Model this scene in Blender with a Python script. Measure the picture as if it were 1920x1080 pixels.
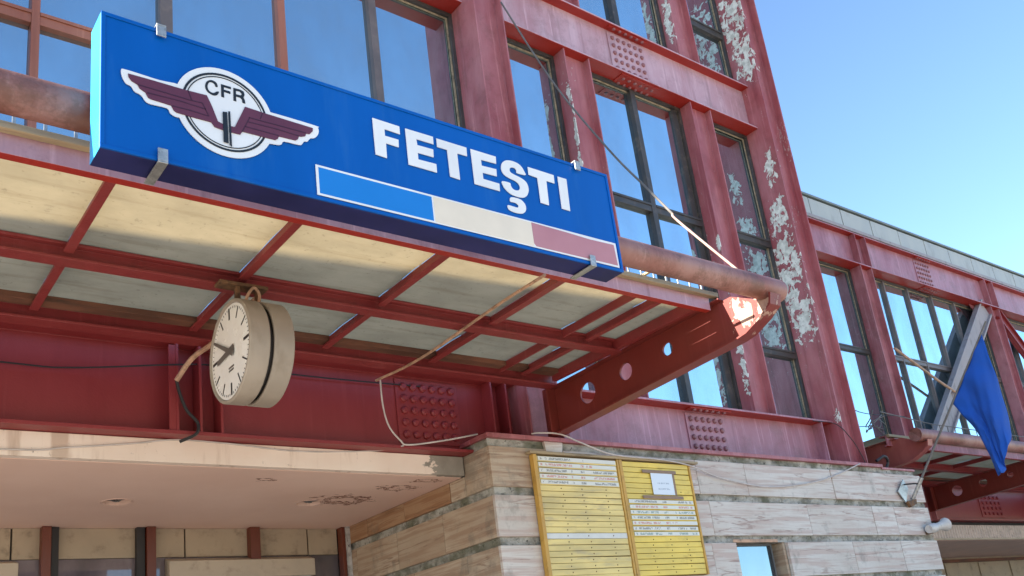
import bpy, bmesh, math, random
from mathutils import Vector, Matrix
random.seed(7)
R = math.radians
for o in list(bpy.data.objects): bpy.data.objects.remove(o)
SC = bpy.context.scene
COL = SC.collection
S = 0.65            # metres per layout unit; the layout origin is the photographer's eye, 1.6 m above the platform
EYE = 1.6
def W(p): return Vector((p[0]*S, p[1]*S, p[2]*S + EYE))
GZ = -EYE/S         # platform level in layout units

# ------------------------------------------------------------------ camera
yaw, pitch, roll = R(39.844), R(17.415), R(-7.456)
fw = Vector((math.sin(yaw)*math.cos(pitch), math.cos(yaw)*math.cos(pitch), math.sin(pitch)))
ri = Vector((math.cos(yaw), -math.sin(yaw), 0)); up = ri.cross(fw)
ri2 = math.cos(roll)*ri + math.sin(roll)*up; up2 = -math.sin(roll)*ri + math.cos(roll)*up
cam = bpy.data.cameras.new('camera'); co = bpy.data.objects.new('camera', cam); COL.objects.link(co)
M = Matrix((ri2, up2, -fw)).transposed().to_4x4(); M.translation = W((0, 0, 0)); co.matrix_world = M
cam.sensor_width = 36.0; cam.lens = 36.0*1738.55/1920.0; cam.shift_y = (739.6-540.0)/1920.0
cam.clip_start = 0.05; cam.clip_end = 2000
SC.camera = co
# ------------------------------------------------------------------ sky, sun, exposure
SUND = Vector((-1.0, 0.12, 0.42)).normalized()      # towards the sun: low, from the left and slightly behind the facade
w = bpy.data.worlds.new('World'); SC.world = w; w.use_nodes = True
nt = w.node_tree; nt.nodes.clear()
sky = nt.nodes.new('ShaderNodeTexSky'); sky.sky_type = 'NISHITA'; sky.sun_disc = False
sky.sun_elevation = math.asin(SUND.z); sky.sun_rotation = math.atan2(SUND.x, SUND.y)
sky.air_density = 1.0; sky.dust_density = 0.15; sky.ozone_density = 3.4; sky.altitude = 50
bg = nt.nodes.new('ShaderNodeBackground'); bg.inputs[1].default_value = 0.10
wo = nt.nodes.new('ShaderNodeOutputWorld')
nt.links.new(sky.outputs[0], bg.inputs[0]); nt.links.new(bg.outputs[0], wo.inputs[0])
sl = bpy.data.lights.new('sun', 'SUN'); sl.energy = 5.0; sl.angle = R(0.5); sl.color = (1.0, 0.93, 0.82)
so = bpy.data.objects.new('sun', sl); COL.objects.link(so); so.rotation_euler = SUND.to_track_quat('Z', 'Y').to_euler()
so.location = (-20, 0, 30)
vs = SC.view_settings; vs.view_transform = 'Standard'; vs.look = 'None'; vs.exposure = 1.88; vs.gamma = 1.0; vs.use_curve_mapping = False
SC.cycles.max_bounces = 8; SC.cycles.diffuse_bounces = 5; SC.cycles.glossy_bounces = 4; SC.cycles.transmission_bounces = 4
SC.cycles.use_denoising = True
SC.cycles.sample_clamp_indirect = 8

# ------------------------------------------------------------------ material helpers
class N:
    def __init__(s, name):
        s.m = bpy.data.materials.new(name); s.m.use_nodes = True; s.t = s.m.node_tree; s.t.nodes.clear()
        s.out = s.t.nodes.new('ShaderNodeOutputMaterial')
        s.p = s.t.nodes.new('ShaderNodeBsdfPrincipled'); s.l(s.p.outputs[0], s.out.inputs[0])
        s.pos = s.t.nodes.new('ShaderNodeNewGeometry').outputs['Position']
    def l(s, a, b): s.t.links.new(a, b)
    def put(s, sock, v):
        if hasattr(v, 'is_linked'): s.l(v, sock)
        elif isinstance(v, (tuple, list)) and len(v) == 3 and sock.type == 'RGBA': sock.default_value = (*v, 1)
        else: sock.default_value = v
    def math(s, op, a, b=0.0, clamp=False):
        n = s.t.nodes.new('ShaderNodeMath'); n.operation = op; n.use_clamp = clamp
        s.put(n.inputs[0], a); s.put(n.inputs[1], b); return n.outputs[0]
    def vm(s, op, a, b=(0, 0, 0)):
        n = s.t.nodes.new('ShaderNodeVectorMath'); n.operation = op
        s.put(n.inputs[0], a); s.put(n.inputs[1], b); return n.outputs['Value' if op == 'LENGTH' else 'Vector']
    def ramp(s, f, lo, hi, a=0.0, b=1.0):
        n = s.t.nodes.new('ShaderNodeMapRange'); n.interpolation_type = 'SMOOTHSTEP'
        s.put(n.inputs[0], f); n.inputs[1].default_value = lo; n.inputs[2].default_value = hi
        n.inputs[3].default_value = a; n.inputs[4].default_value = b; return n.outputs[0]
    def noise(s, scale=1.0, stretch=(1, 1, 1), detail=4.0, rough=0.55, vec=None, off=None, dist=0.0):
        v = vec if vec is not None else s.pos
        if off is not None: v = s.vm('ADD', v, off)
        v = s.vm('MULTIPLY', v, stretch)
        n = s.t.nodes.new('ShaderNodeTexNoise'); s.l(v, n.inputs['Vector'])
        n.inputs['Scale'].default_value = scale; n.inputs['Detail'].default_value = detail
        n.inputs['Roughness'].default_value = rough; n.inputs['Distortion'].default_value = dist
        return n.outputs['Fac']
    def mix(s, f, a, b, mode='MIX'):
        n = s.t.nodes.new('ShaderNodeMix'); n.data_type = 'RGBA'; n.blend_type = mode
        s.put(n.inputs[0], f); s.put(n.inputs[6], a); s.put(n.inputs[7], b); return n.outputs[2]
    def bump(s, h, strength=0.2, dist=0.01):
        n = s.t.nodes.new('ShaderNodeBump'); n.inputs['Strength'].default_value = strength; n.inputs['Distance'].default_value = dist
        s.l(h, n.inputs['Height']); s.l(n.outputs[0], s.p.inputs['Normal']); return n.outputs[0]
    def fin(s, col, rough=0.5, spec=0.5, metal=0.0):
        s.put(s.p.inputs['Base Color'], col); s.put(s.p.inputs['Roughness'], rough)
        s.p.inputs['Specular IOR Level'].default_value = spec; s.p.inputs['Metallic'].default_value = metal
        return s.m
    def rnd(s):
        o = s.t.nodes.new('ShaderNodeObjectInfo'); return o.outputs['Random']

MT = {}
def plain(name, c, rough=0.5, var=0.12, scale=3.0, spec=0.5, metal=0.0, bump=0.05, dirt=None, amt=0.4, stretch=(1, 1, 1)):
    n = N(name); f = n.noise(scale, stretch, 5)
    col = n.mix(n.ramp(f, 0.3, 0.7), tuple(x*(1-var) for x in c), tuple(min(1, x*(1+var)) for x in c))
    if dirt:
        d = n.noise(scale*2.3, stretch, 6, 0.65, off=(7, 3, 1)); col = n.mix(n.math('MULTIPLY', n.ramp(d, 0.52, 0.72), amt), col, dirt)
    n.bump(n.noise(scale*25, (1, 1, 1), 3), bump, 0.004)
    MT[name] = n.fin(col, n.ramp(f, 0.3, 0.7, rough*0.85, min(1, rough*1.15)), spec, metal); return MT[name]

def paint(name, base, faded, amt=0.6, rough=0.45, streak=0.35, spec=0.5, rust=0.0, blobs=None, chips=0.0, primer=((0.46, 0.46, 0.40), (0.72, 0.71, 0.64))):
    """old red oxide paint: chalky fading, run marks, optional flaking down to a pale primer"""
    n = N(name)
    f = n.noise(1.3, (1, 1, 0.5), 5, 0.6); f2 = n.noise(6.0, (1, 1, 0.35), 4, 0.6, off=(3, 1, 5))
    fac = n.math('MULTIPLY', n.math('ADD', n.ramp(f, 0.3, 0.7, 0.0, 0.75), n.ramp(f2, 0.35, 0.7, 0, 0.35)), amt, True)
    col = n.mix(fac, base, faded)
    st = n.noise(9.0, (1, 1, 0.05), 4, 0.7, off=(11, 2, 0)); st2 = n.noise(22.0, (1, 1, 0.04), 3, 0.6, off=(1, 7, 2))
    col = n.mix(n.math('MULTIPLY', n.ramp(st, 0.52, 0.72), streak), col, tuple(x*0.55 for x in base))
    col = n.mix(n.math('MULTIPLY', n.ramp(st2, 0.56, 0.75), streak*0.8), col, tuple(min(1, x*1.5+0.06) for x in faded))
    if rust:
        r = n.noise(3.0, (1, 1, 1), 8, 0.7, off=(5, 5, 5)); r2 = n.noise(60.0, (1, 1, 1), 3, 0.6)
        col = n.mix(n.math('MULTIPLY', n.ramp(n.math('ADD', r, n.math('MULTIPLY', r2, 0.25)), 0.6, 0.78), rust), col, (0.09, 0.035, 0.018))
    h = n.noise(70.0, (1, 1, 1), 3)
    ch = n.noise(28.0, (1, 1, 0.6), 5, 0.65, off=(2, 9, 4))
    mask = None
    if blobs:
        d = None
        for c, rr in blobs:
            c = W(c); v = n.vm('LENGTH', n.vm('MULTIPLY', n.vm('SUBTRACT', n.pos, tuple(c)), tuple(1/(x*S) for x in rr)))
            d = v if d is None else n.math('MINIMUM', d, v)
        nn = n.math('ADD', n.math('MULTIPLY', n.noise(9.0, (1, 1, 0.75), 5, 0.62, off=(4, 4, 1), dist=0.7), 1.5), n.math('MULTIPLY', ch, 0.55))
        val = n.math('SUBTRACT', n.math('ADD', nn, -0.15), n.math('MULTIPLY', n.math('MULTIPLY', d, d), 0.16))
        mask = n.ramp(val, 0.775, 0.795); rim = n.ramp(val, 0.70, 0.77)
        col = n.mix(n.math('MULTIPLY', rim, 0.6), col, tuple(x*0.7 for x in base))
        pr = n.noise(14.0, (1, 1, 1), 5, 0.6, off=(8, 8, 8))
        col = n.mix(mask, col, n.mix(n.ramp(pr, 0.35, 0.62), primer[0], primer[1]))
        h = n.math('SUBTRACT', n.math('MULTIPLY', h, 0.3), mask)
    if chips:
        cm = n.ramp(n.math('ADD', ch, n.math('MULTIPLY', n.noise(2.2, (1, 1, 0.5), 3, off=(6, 1, 1)), 0.5)), 0.95, 0.97)
        col = n.mix(n.math('MULTIPLY', cm, chips), col, (0.5, 0.47, 0.42))
    n.bump(h, 0.25, 0.006)
    MT[name] = n.fin(col, rough, spec); return MT[name]

PEEL = [((16.95, 10.36, 8.15), (.3, .34, .75)), ((16.95, 10.33, 7.1), (.3, .32, .75)), ((16.95, 10.25, 6.6), (.3, .2, .4)), ((16.95, 10.28, 9.2), (.3, .22, .5)),
        ((16.95, 10.22, 10.4), (.3, .13, .5)), ((16.95, 10.3, 14.6), (.3, .36, 1.0)), ((16.95, 10.22, 13.4), (.3, .3, .7)), ((16.95, 10.03, 4.45), (.3, .14, .16)),
        ((14.66, 10.40, 5.85), (.2, .08, .3)), ((14.66, 10.42, 5.2), (.2, .08, .4)), ((14.66, 10.38, 8.1), (.2, .06, .16)), ((14.66, 10.45, 13.8), (.2, .12, .75)),
        ((14.66, 10.4, 6.6), (.2, .05, .3)), ((11.02, 10.40, 10.5), (.2, .06, .35)), ((11.02, 10.37, 9.75), (.2, .05, .5)), ((11.02, 10.40, 9.0), (.2, .04, .4)), ((11.02, 10.42, 7.6), (.2, .05, .3))]
paint('red_exposed', (0.28, 0.056, 0.064), (0.44, 0.178, 0.19), 0.9, 0.5, 0.45, rust=0.3, chips=0.25)
paint('red_peeling', (0.28, 0.052, 0.060), (0.43, 0.165, 0.175), 0.85, 0.5, 0.35, rust=0.2, blobs=PEEL, chips=0.55)
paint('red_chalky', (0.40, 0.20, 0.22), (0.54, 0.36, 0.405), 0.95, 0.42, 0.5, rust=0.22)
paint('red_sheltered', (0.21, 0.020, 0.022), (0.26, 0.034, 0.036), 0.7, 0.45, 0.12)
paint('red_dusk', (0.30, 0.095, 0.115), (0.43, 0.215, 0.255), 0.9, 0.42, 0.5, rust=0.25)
paint('bolt_dark', (0.22, 0.075, 0.08), (0.30, 0.13, 0.14), 0.6)
paint('red_vivid', (0.30, 0.016, 0.010), (0.36, 0.03, 0.018), 0.6, 0.45, 0.15)
paint('red_beam', (0.21, 0.024, 0.024), (0.27, 0.046, 0.044), 0.6, 0.45, 0.2, rust=0.15)
paint('red_pipe', (0.20, 0.055, 0.036), (0.33, 0.19, 0.165), 0.8, 0.5, 0.25, rust=0.6)
paint('red_bracket', (0.16, 0.022, 0.016), (0.21, 0.036, 0.026), 0.6, 0.42, 0.2, rust=0.12, blobs=[((8.95, 6.17, 3.95), (.3, .22, .22)), ((8.95, 5.95, 3.98), (.3, .16, .2))], primer=((0.34, 0.19, 0.14), (0.46, 0.30, 0.23)))  # pale tip patch: flaked paint that also paints the sunlit spot brighter
paint('red_bracket_skylit', (0.25, 0.05, 0.04), (0.38, 0.12, 0.09), 0.8, 0.42, 0.2)  # lighter copy for the wing's end bracket, skylight put into the colour
paint('mullion_salmon', (0.30, 0.095, 0.055), (0.40, 0.17, 0.11), 0.7, 0.5, 0.3)
paint('door_red', (0.11, 0.022, 0.010), (0.16, 0.04, 0.018), 0.5, 0.4, 0.3)
plain('dark_frame', (0.045, 0.040, 0.038), 0.5, 0.25, 4, dirt=(0.16, 0.12, 0.09), amt=0.5)
plain('grey_frame', (0.13, 0.105, 0.10), 0.5, 0.2, 4, dirt=(0.25, 0.18, 0.15), amt=0.4)
plain('putty', (0.30, 0.23, 0.15), 0.8, 0.3, 14, dirt=(0.06, 0.05, 0.035), amt=0.9)
plain('interior', (0.03, 0.03, 0.032), 0.9)
plain('galvanised', (0.42, 0.42, 0.40), 0.42, 0.2, 30, metal=0.75, dirt=(0.16, 0.12, 0.08), amt=0.5)
plain('timber', (0.34, 0.26, 0.155), 0.75, 0.25, 9, stretch=(0.15, 1, 1), dirt=(0.12, 0.08, 0.04), amt=0.7, bump=0.2)
plain('brown_ledge', (0.14, 0.055, 0.03), 0.8, 0.4, 6, stretch=(0.3, 1, 1), dirt=(0.05, 0.03, 0.02), amt=0.7)
plain('sign_blue', (0.0, 0.088, 0.36), 0.34, 0.05, 1.5, bump=0.015)
plain('sign_blue', (0.0, 0.090, 0.38), 0.36, 0.10, 1.2, spec=0.18, bump=0.02, dirt=(0.02, 0.13, 0.40), amt=0.5, stretch=(1.5, 1, 0.25))
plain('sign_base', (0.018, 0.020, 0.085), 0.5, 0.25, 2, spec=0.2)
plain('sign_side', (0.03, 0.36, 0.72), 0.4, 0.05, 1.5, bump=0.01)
plain('sign_light_blue', (0.003, 0.18, 0.56), 0.34, 0.04, 1.5, bump=0.01)
plain('sign_white', (0.72, 0.73, 0.73), 0.4, 0.05, 3, bump=0.01)
plain('sign_cream', (0.72, 0.63, 0.50), 0.4, 0.06, 2, bump=0.01)
plain('sign_black', (0.010, 0.012, 0.014), 0.4, 0.1, 3, bump=0.01)
plain('sign_maroon', (0.105, 0.022, 0.045), 0.4, 0.1, 6, bump=0.01)
plain('sign_groove', (0.045, 0.006, 0.02), 0.4, 0.1, 6, bump=0.01)
plain('clock_case', (0.31, 0.26, 0.205), 0.5, 0.12, 3, dirt=(0.14, 0.10, 0.06), amt=0.35, stretch=(1, 1, 0.4))
plain('clock_dial', (0.80, 0.77, 0.71), 0.25, 0.05, 2, dirt=(0.55, 0.46, 0.34), amt=0.3, bump=0.0)
plain('clock_ink', (0.022, 0.02, 0.018), 0.5, 0.1, 3, bump=0.0)
plain('clock_grey', (0.12, 0.105, 0.09), 0.5, 0.1, 3, bump=0.0)
plain('rusty_iron', (0.13, 0.065, 0.028), 0.8, 0.5, 14, dirt=(0.03, 0.015, 0.01), amt=0.9, bump=0.3)
plain('shaded_rust', (0.045, 0.024, 0.014), 0.9, 0.5, 20)  # rusty brown darkened to paint in the shade of a deeper recess
plain('cable_black', (0.018, 0.015, 0.015), 0.6, 0.2, 8)
plain('cable_white', (0.50, 0.44, 0.40), 0.6, 0.15, 8)
plain('cable_grey', (0.13, 0.12, 0.11), 0.6, 0.2, 8)
plain('conduit_tan', (0.45, 0.27, 0.17), 0.6, 0.25, 12, dirt=(0.10, 0.05, 0.03), amt=0.6)
plain('conduit_pink', (0.40, 0.26, 0.21), 0.6, 0.2, 12)
plain('plaster', (0.58, 0.39, 0.31), 0.9, 0.07, 1.2, dirt=(0.25, 0.15, 0.11), amt=0.25, bump=0.12)
plain('beige_panel', (0.36, 0.285, 0.20), 0.75, 0.10, 2.5, dirt=(0.12, 0.085, 0.055), amt=0.55)
plain('beige_light', (0.44, 0.36, 0.27), 0.7, 0.08, 2.5, dirt=(0.18, 0.12, 0.08), amt=0.4)
plain('white_peeled', (0.42, 0.40, 0.38), 0.8, 0.3, 14, dirt=(0.05, 0.02, 0.02), amt=0.95)
plain('cornice_white', (0.40, 0.42, 0.40), 0.6, 0.07, 2, dirt=(0.2, 0.2, 0.18), amt=0.35, stretch=(1, 1, 0.3))
plain('cornice_metal', (0.16, 0.19, 0.18), 0.5, 0.15, 4)
plain('corrugated', (0.62, 0.52, 0.47), 0.7, 0.12, 6, dirt=(0.15, 0.09, 0.07), amt=0.5)
plain('brace_grey', (0.31, 0.27, 0.27), 0.6, 0.12, 3, stretch=(1, 1, 0.4), dirt=(0.10, 0.08, 0.08), amt=0.6)
plain('flag_blue', (0.006, 0.072, 0.36), 0.85, 0.10, 2.5, bump=0.35)
plain('horn_white', (0.52, 0.48, 0.44), 0.45, 0.1, 6, dirt=(0.2, 0.15, 0.1), amt=0.5)
plain('slat_yellow', (0.74, 0.55, 0.11), 0.55, 0.14, 3.5, dirt=(0.34, 0.22, 0.05), amt=0.5, stretch=(0.5, 1, 1))
plain('slat_pale', (0.68, 0.54, 0.21), 0.6, 0.2, 3.0, dirt=(0.40, 0.33, 0.2), amt=0.7, stretch=(0.4, 1, 2))
plain('board_frame', (0.50, 0.29, 0.06), 0.55, 0.12, 5, dirt=(0.2, 0.12, 0.03), amt=0.5)
plain('board_back', (0.16, 0.10, 0.02), 0.8)
plain('slat_white', (0.62, 0.62, 0.58), 0.5, 0.06, 6)
plain('tape_brown', (0.23, 0.125, 0.055), 0.35, 0.12, 10)
plain('ground_paving', (0.52, 0.45, 0.37), 0.85, 0.15, 0.6, dirt=(0.36, 0.31, 0.26), amt=0.5)
plain('wall_render', (0.35, 0.29, 0.24), 0.85, 0.1, 1)

def stone(name, tone):
    n = N(name); r = n.rnd(); k = n.math('MULTIPLY', r, 37.0)
    cx = n.t.nodes.new('ShaderNodeCombineXYZ'); n.l(k, cx.inputs[0]); n.l(k, cx.inputs[1]); n.l(n.math('MULTIPLY', r, 11.0), cx.inputs[2])
    v = n.vm('ADD', n.pos, cx.outputs[0])
    a = n.noise(2.2, (0.45, 0.45, 9.0), 7, 0.6, vec=v); b = n.noise(5.0, (0.3, 0.3, 14.0), 6, 0.62, vec=v, off=(3, 1, 8))
    c = n.noise(1.2, (1, 1, 1.4), 4, 0.6, vec=v); d = n.noise(38.0, (0.4, 0.4, 1.3), 4, 0.7, vec=v)
    base = n.mix(n.ramp(c, 0.32, 0.68), tone[0], tone[1])
    base = n.mix(n.math('MULTIPLY', n.ramp(a, 0.46, 0.58), 0.7), base, tone[2])
    e = n.noise(1.5, (0.35, 0.35, 4.5), 5, 0.55, vec=v, off=(6, 2, 3), dist=0.25)
    vein = n.ramp(n.math('ABSOLUTE', n.math('SUBTRACT', e, 0.5)), 0.022, 0.006)             # thin wandering veins
    vein = n.math('MULTIPLY', vein, n.ramp(n.noise(4.0, (0.6, 0.6, 1), 4, 0.6, vec=v, off=(1, 9, 9)), 0.42, 0.58))
    base = n.mix(n.math('MULTIPLY', vein, 0.75), base, tone[3])
    base = n.mix(n.math('MULTIPLY', n.ramp(b, 0.54, 0.66), 0.35), base, tone[3])
    base = n.mix(n.math('MULTIPLY', n.ramp(d, 0.62, 0.74), 0.35), base, tuple(x*0.4 for x in tone[3]))
    g = n.noise(5.0, (1, 1, 0.8), 7, 0.72, off=(2, 2, 2)); gg = n.noise(1.1, (1, 1, 1), 3, off=(9, 0, 3))
    base = n.mix(n.math('MULTIPLY', n.ramp(n.math('ADD', g, n.math('MULTIPLY', gg, 0.6)), 0.84, 1.02), 0.5), base, (0.16, 0.15, 0.125))
    base = n.mix(n.math('MULTIPLY', r, 0.3), base, tuple(x*0.75 for x in tone[0]))
    n.bump(n.math('SUBTRACT', n.math('MULTIPLY', b, 0.3), n.math('ADD', n.ramp(d, 0.60, 0.72), vein)), 0.3, 0.006)
    MT[name] = n.fin(base, 0.62, 0.35); return MT[name]
stone('travertine', [(0.55, 0.485, 0.42), (0.65, 0.60, 0.54), (0.48, 0.34, 0.285), (0.31, 0.205, 0.17)])
stone('travertine_warm', [(0.42, 0.315, 0.22), (0.50, 0.40, 0.295), (0.32, 0.20, 0.13), (0.23, 0.14, 0.09)])
stone('travertine_stained', [(0.36, 0.21, 0.115), (0.44, 0.29, 0.175), (0.26, 0.125, 0.06), (0.20, 0.10, 0.05)])
n = N('mossy_concrete')
a = n.noise(6.0, (1, 1, 1.6), 7, 0.7); b = n.noise(22.0, (1, 1, 1), 5, 0.65, off=(4, 2, 1)); c = n.noise(3.0, (1, 1, 1), 3, 0.5, off=(1, 6, 3))
col = n.mix(n.ramp(a, 0.36, 0.62), (0.20, 0.19, 0.16), (0.42, 0.40, 0.35))
col = n.mix(n.math('MULTIPLY', n.ramp(c, 0.48, 0.64), 0.65), col, (0.09, 0.09, 0.045))
col = n.mix(n.math('MULTIPLY', n.ramp(b, 0.56, 0.70), 0.8), col, (0.02, 0.02, 0.017))
col = n.mix(n.math('MULTIPLY', n.ramp(n.noise(9.0, (1, 1, 2), 6, 0.7, off=(8, 1, 9)), 0.6, 0.7), 0.7), col, (0.40, 0.38, 0.35))
n.bump(n.math('ADD', a, b), 0.6, 0.012); MT['mossy_concrete'] = n.fin(col, 0.9, 0.2)

n = N('fascia_paint')
x = n.t.nodes.new('ShaderNodeSeparateXYZ'); n.l(n.pos, x.inputs[0])
edge = n.ramp(n.math('ADD', x.outputs[0], n.math('MULTIPLY', n.math('SUBTRACT', n.noise(3.2, (1, 1, 1.5), 6, 0.6), 0.5), 1.9)), 6.85*S+.18, 6.95*S+.18)
zz = n.ramp(x.outputs[2], 3.0*S+EYE+.10, 3.0*S+EYE+.06)
base = n.mix(n.ramp(n.noise(1.5, (1, 1, 1), 4), 0.3, 0.7), (0.74, 0.59, 0.48), (0.82, 0.69, 0.58))
base = n.mix(n.math('MULTIPLY', n.ramp(n.noise(5.0, (1, 1, 0.12), 5, 0.6), 0.54, 0.68), 0.55), base, (0.36, 0.22, 0.14))
base = n.mix(n.math('MULTIPLY', n.ramp(n.noise(16.0, (1, 1, 0.7), 6, 0.7), 0.62, 0.72), 0.7), base, (0.10, 0.06, 0.035))
base = n.mix(n.math('MULTIPLY', edge, 0.9), base, n.mix(n.noise(9, (1, 1, 1), 5), (0.16, 0.145, 0.12), (0.30, 0.27, 0.22)))
n.bump(n.noise(30), 0.2, 0.006); MT['fascia_paint'] = n.fin(base, 0.85, 0.3)

n = N('soffit_plaster')
base = n.mix(n.ramp(n.noise(1.0, (1, 1, 1), 4), 0.3, 0.7), (0.73, 0.50, 0.40), (0.79, 0.56, 0.455))
d = None
for c, rr in (((6.55, 12.0, 2.926), (.45, .28, 1)), ((7.0, 11.2, 2.926), (.3, .18, 1)), ((4.9, 11.0, 2.926), (.16, .08, 1)), ((7.2, 10.75, 2.926), (.25, .1, 1))):
    v = n.vm('LENGTH', n.vm('MULTIPLY', n.vm('SUBTRACT', n.pos, tuple(W(c))), (1/(rr[0]*S), 1/(rr[1]*S), 0)))
    d = v if d is None else n.math('MINIMUM', d, v)
nn = n.math('SUBTRACT', n.math('ADD', n.noise(8.0, (1, 1.8, 1), 6, 0.65, dist=1.0), 0.35), n.math('MULTIPLY', d, 0.28))
fl = n.math('MULTIPLY', n.ramp(nn, 0.60, 0.62), n.ramp(nn, 0.70, 0.68))
base = n.mix(fl, base, (0.24, 0.11, 0.075)); n.bump(n.math('SUBTRACT', n.math('MULTIPLY', n.noise(45), 0.25), fl), 0.4, 0.012)
MT['soffit_plaster'] = n.fin(base, 0.9, 0.2)

def sheet(name, dif, tra, k):
    n = N(name); n.t.nodes.remove(n.p)
    f = n.noise(2.0, (1, 1.5, 1), 5, 0.6); g = n.noise(7.0, (0.18, 1.6, 1), 5, 0.65, off=(3, 3, 0)); h = n.noise(26.0, (1, 1, 1), 3, 0.6)
    def tint(c):
        q = n.mix(n.ramp(f, 0.3, 0.7), tuple(x*0.85 for x in c), tuple(min(1, x*1.1) for x in c))
        q = n.mix(n.math('MULTIPLY', n.ramp(g, 0.52, 0.72), 0.3), q, (c[0]*0.42, c[1]*0.34, c[2]*0.26))
        return n.mix(n.math('MULTIPLY', n.ramp(h, 0.60, 0.74), 0.4), q, tuple(x*0.45 for x in c))
    a = n.t.nodes.new('ShaderNodeBsdfDiffuse'); b = n.t.nodes.new('ShaderNodeBsdfTranslucent'); mx = n.t.nodes.new('ShaderNodeMixShader')
    n.l(tint(dif), a.inputs[0]); n.l(tint(tra), b.inputs[0]); mx.inputs[0].default_value = k
    n.l(a.outputs[0], mx.inputs[1]); n.l(b.outputs[0], mx.inputs[2]); n.l(mx.outputs[0], n.out.inputs[0]); MT[name] = n.m
sheet('roof_sheet', (0.54, 0.53, 0.47), (0.36, 0.27, 0.135), 0.5)

def glass(name, refl, tint, under):
    n = N(name); n.t.nodes.remove(n.p)
    gl = n.t.nodes.new('ShaderNodeBsdfGlossy'); gl.inputs['Roughness'].default_value = 0.025; gl.inputs['Color'].default_value = (*tint, 1)
    di = n.t.nodes.new('ShaderNodeBsdfDiffuse')
    dust = n.noise(1.7, (1, 1, 0.5), 5, 0.6); sp = n.noise(55, (1, 1, 1), 3, 0.6)
    n.l(n.mix(n.ramp(dust, 0.35, 0.75), under, tuple(x*2.2+0.02 for x in under)), di.inputs[0])
    bp = n.t.nodes.new('ShaderNodeBump'); bp.inputs['Strength'].default_value = 0.04; bp.inputs['Distance'].default_value = 0.02
    n.l(n.noise(0.9, (1, 1, 1), 2), bp.inputs['Height']); n.l(bp.outputs[0], gl.inputs['Normal'])
    fr = n.t.nodes.new('ShaderNodeFresnel'); fr.inputs[0].default_value = 1.5
    fac = n.math('MULTIPLY', n.math('ADD', n.math('MULTIPLY', fr.outputs[0], 0.5), refl, True), n.ramp(n.math('ADD', dust, n.math('MULTIPLY', sp, 0.12)), 0.35, 0.8, 1.0, 0.78))
    mx = n.t.nodes.new('ShaderNodeMixShader'); n.l(fac, mx.inputs[0]); n.l(di.outputs[0], mx.inputs[1]); n.l(gl.outputs[0], mx.inputs[2])
    n.l(mx.outputs[0], n.out.inputs[0]); MT[name] = n.m
glass('window_glass', 0.76, (0.70, 0.91, 1.0), (0.034, 0.036, 0.040))
glass('small_glass', 0.34, (0.62, 0.82, 0.95), (0.04, 0.05, 0.055))
glass('porch_glass', 0.10, (0.7, 0.8, 0.9), (0.10, 0.08, 0.085))

def printed(name, ink, bands, paper=(0.66, 0.66, 0.60), fx=75.0, rows=None):
    """a strip of small lettering, too small to read"""
    n = N(name); tc = n.t.nodes.new('ShaderNodeTexCoord'); g = n.t.nodes.new('ShaderNodeSeparateXYZ'); n.l(tc.outputs['Generated'], g.inputs[0])
    v = n.noise(1.0, (fx, 1, 60), 1, 0.5, vec=n.pos); v2 = n.noise(1.0, (fx*0.23, 1, 2), 0, 0.5, vec=n.pos, off=(5, 0, 0))
    m = n.ramp(v, 0.40, 0.47); m = n.math('MULTIPLY', m, n.ramp(v2, 0.30, 0.34))
    zb = n.math('MULTIPLY', n.ramp(g.outputs[2], 0.18, 0.24), n.ramp(g.outputs[2], 0.82, 0.76)) if rows is None else None
    if rows:
        for a, b in rows:
            q = n.math('MULTIPLY', n.ramp(g.outputs[2], a, a+.01), n.ramp(g.outputs[2], b, b-.01)); zb = q if zb is None else n.math('MAXIMUM', zb, q)
    xb = None
    for a, b in bands:
        q = n.math('MULTIPLY', n.ramp(g.outputs[0], a, a+.006), n.ramp(g.outputs[0], b, b-.006)); xb = q if xb is None else n.math('MAXIMUM', xb, q)
    MT[name] = n.fin(n.mix(n.math('MULTIPLY', n.math('MULTIPLY', m, n.math('MULTIPLY', zb, xb)), 0.62), paper, ink), 0.5)
B1 = [(.02, .05), (.08, .42), (.50, .57)]; B2 = B1 + [(.68, .97)]
printed('print_black_short', (0.05, 0.05, 0.05), B1); printed('print_red', (0.50, 0.09, 0.06), B1 + [(.6, .68)]); printed('print_black', (0.05, 0.05, 0.05), B2)
printed('print_green', (0.06, 0.18, 0.15), B2); printed('print_red_long', (0.50, 0.09, 0.06), B2)
printed('print_notice', (0.25, 0.3, 0.38), [(.25, .8)], (0.66, 0.72, 0.78), 90, [(.48, .56), (.22, .30)])
n = N('faded_red_film')
a = n.noise(9.0, (0.5, 1, 3), 6, 0.65); col = n.mix(n.ramp(n.noise(2), 0.3, 0.7), (0.40, 0.165, 0.19), (0.46, 0.21, 0.235))
col = n.mix(n.ramp(a, 0.655, 0.67), col, (0.70, 0.68, 0.66)); n.bump(a, 0.1, 0.003); MT['faded_red_film'] = n.fin(col, 0.5)

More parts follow.
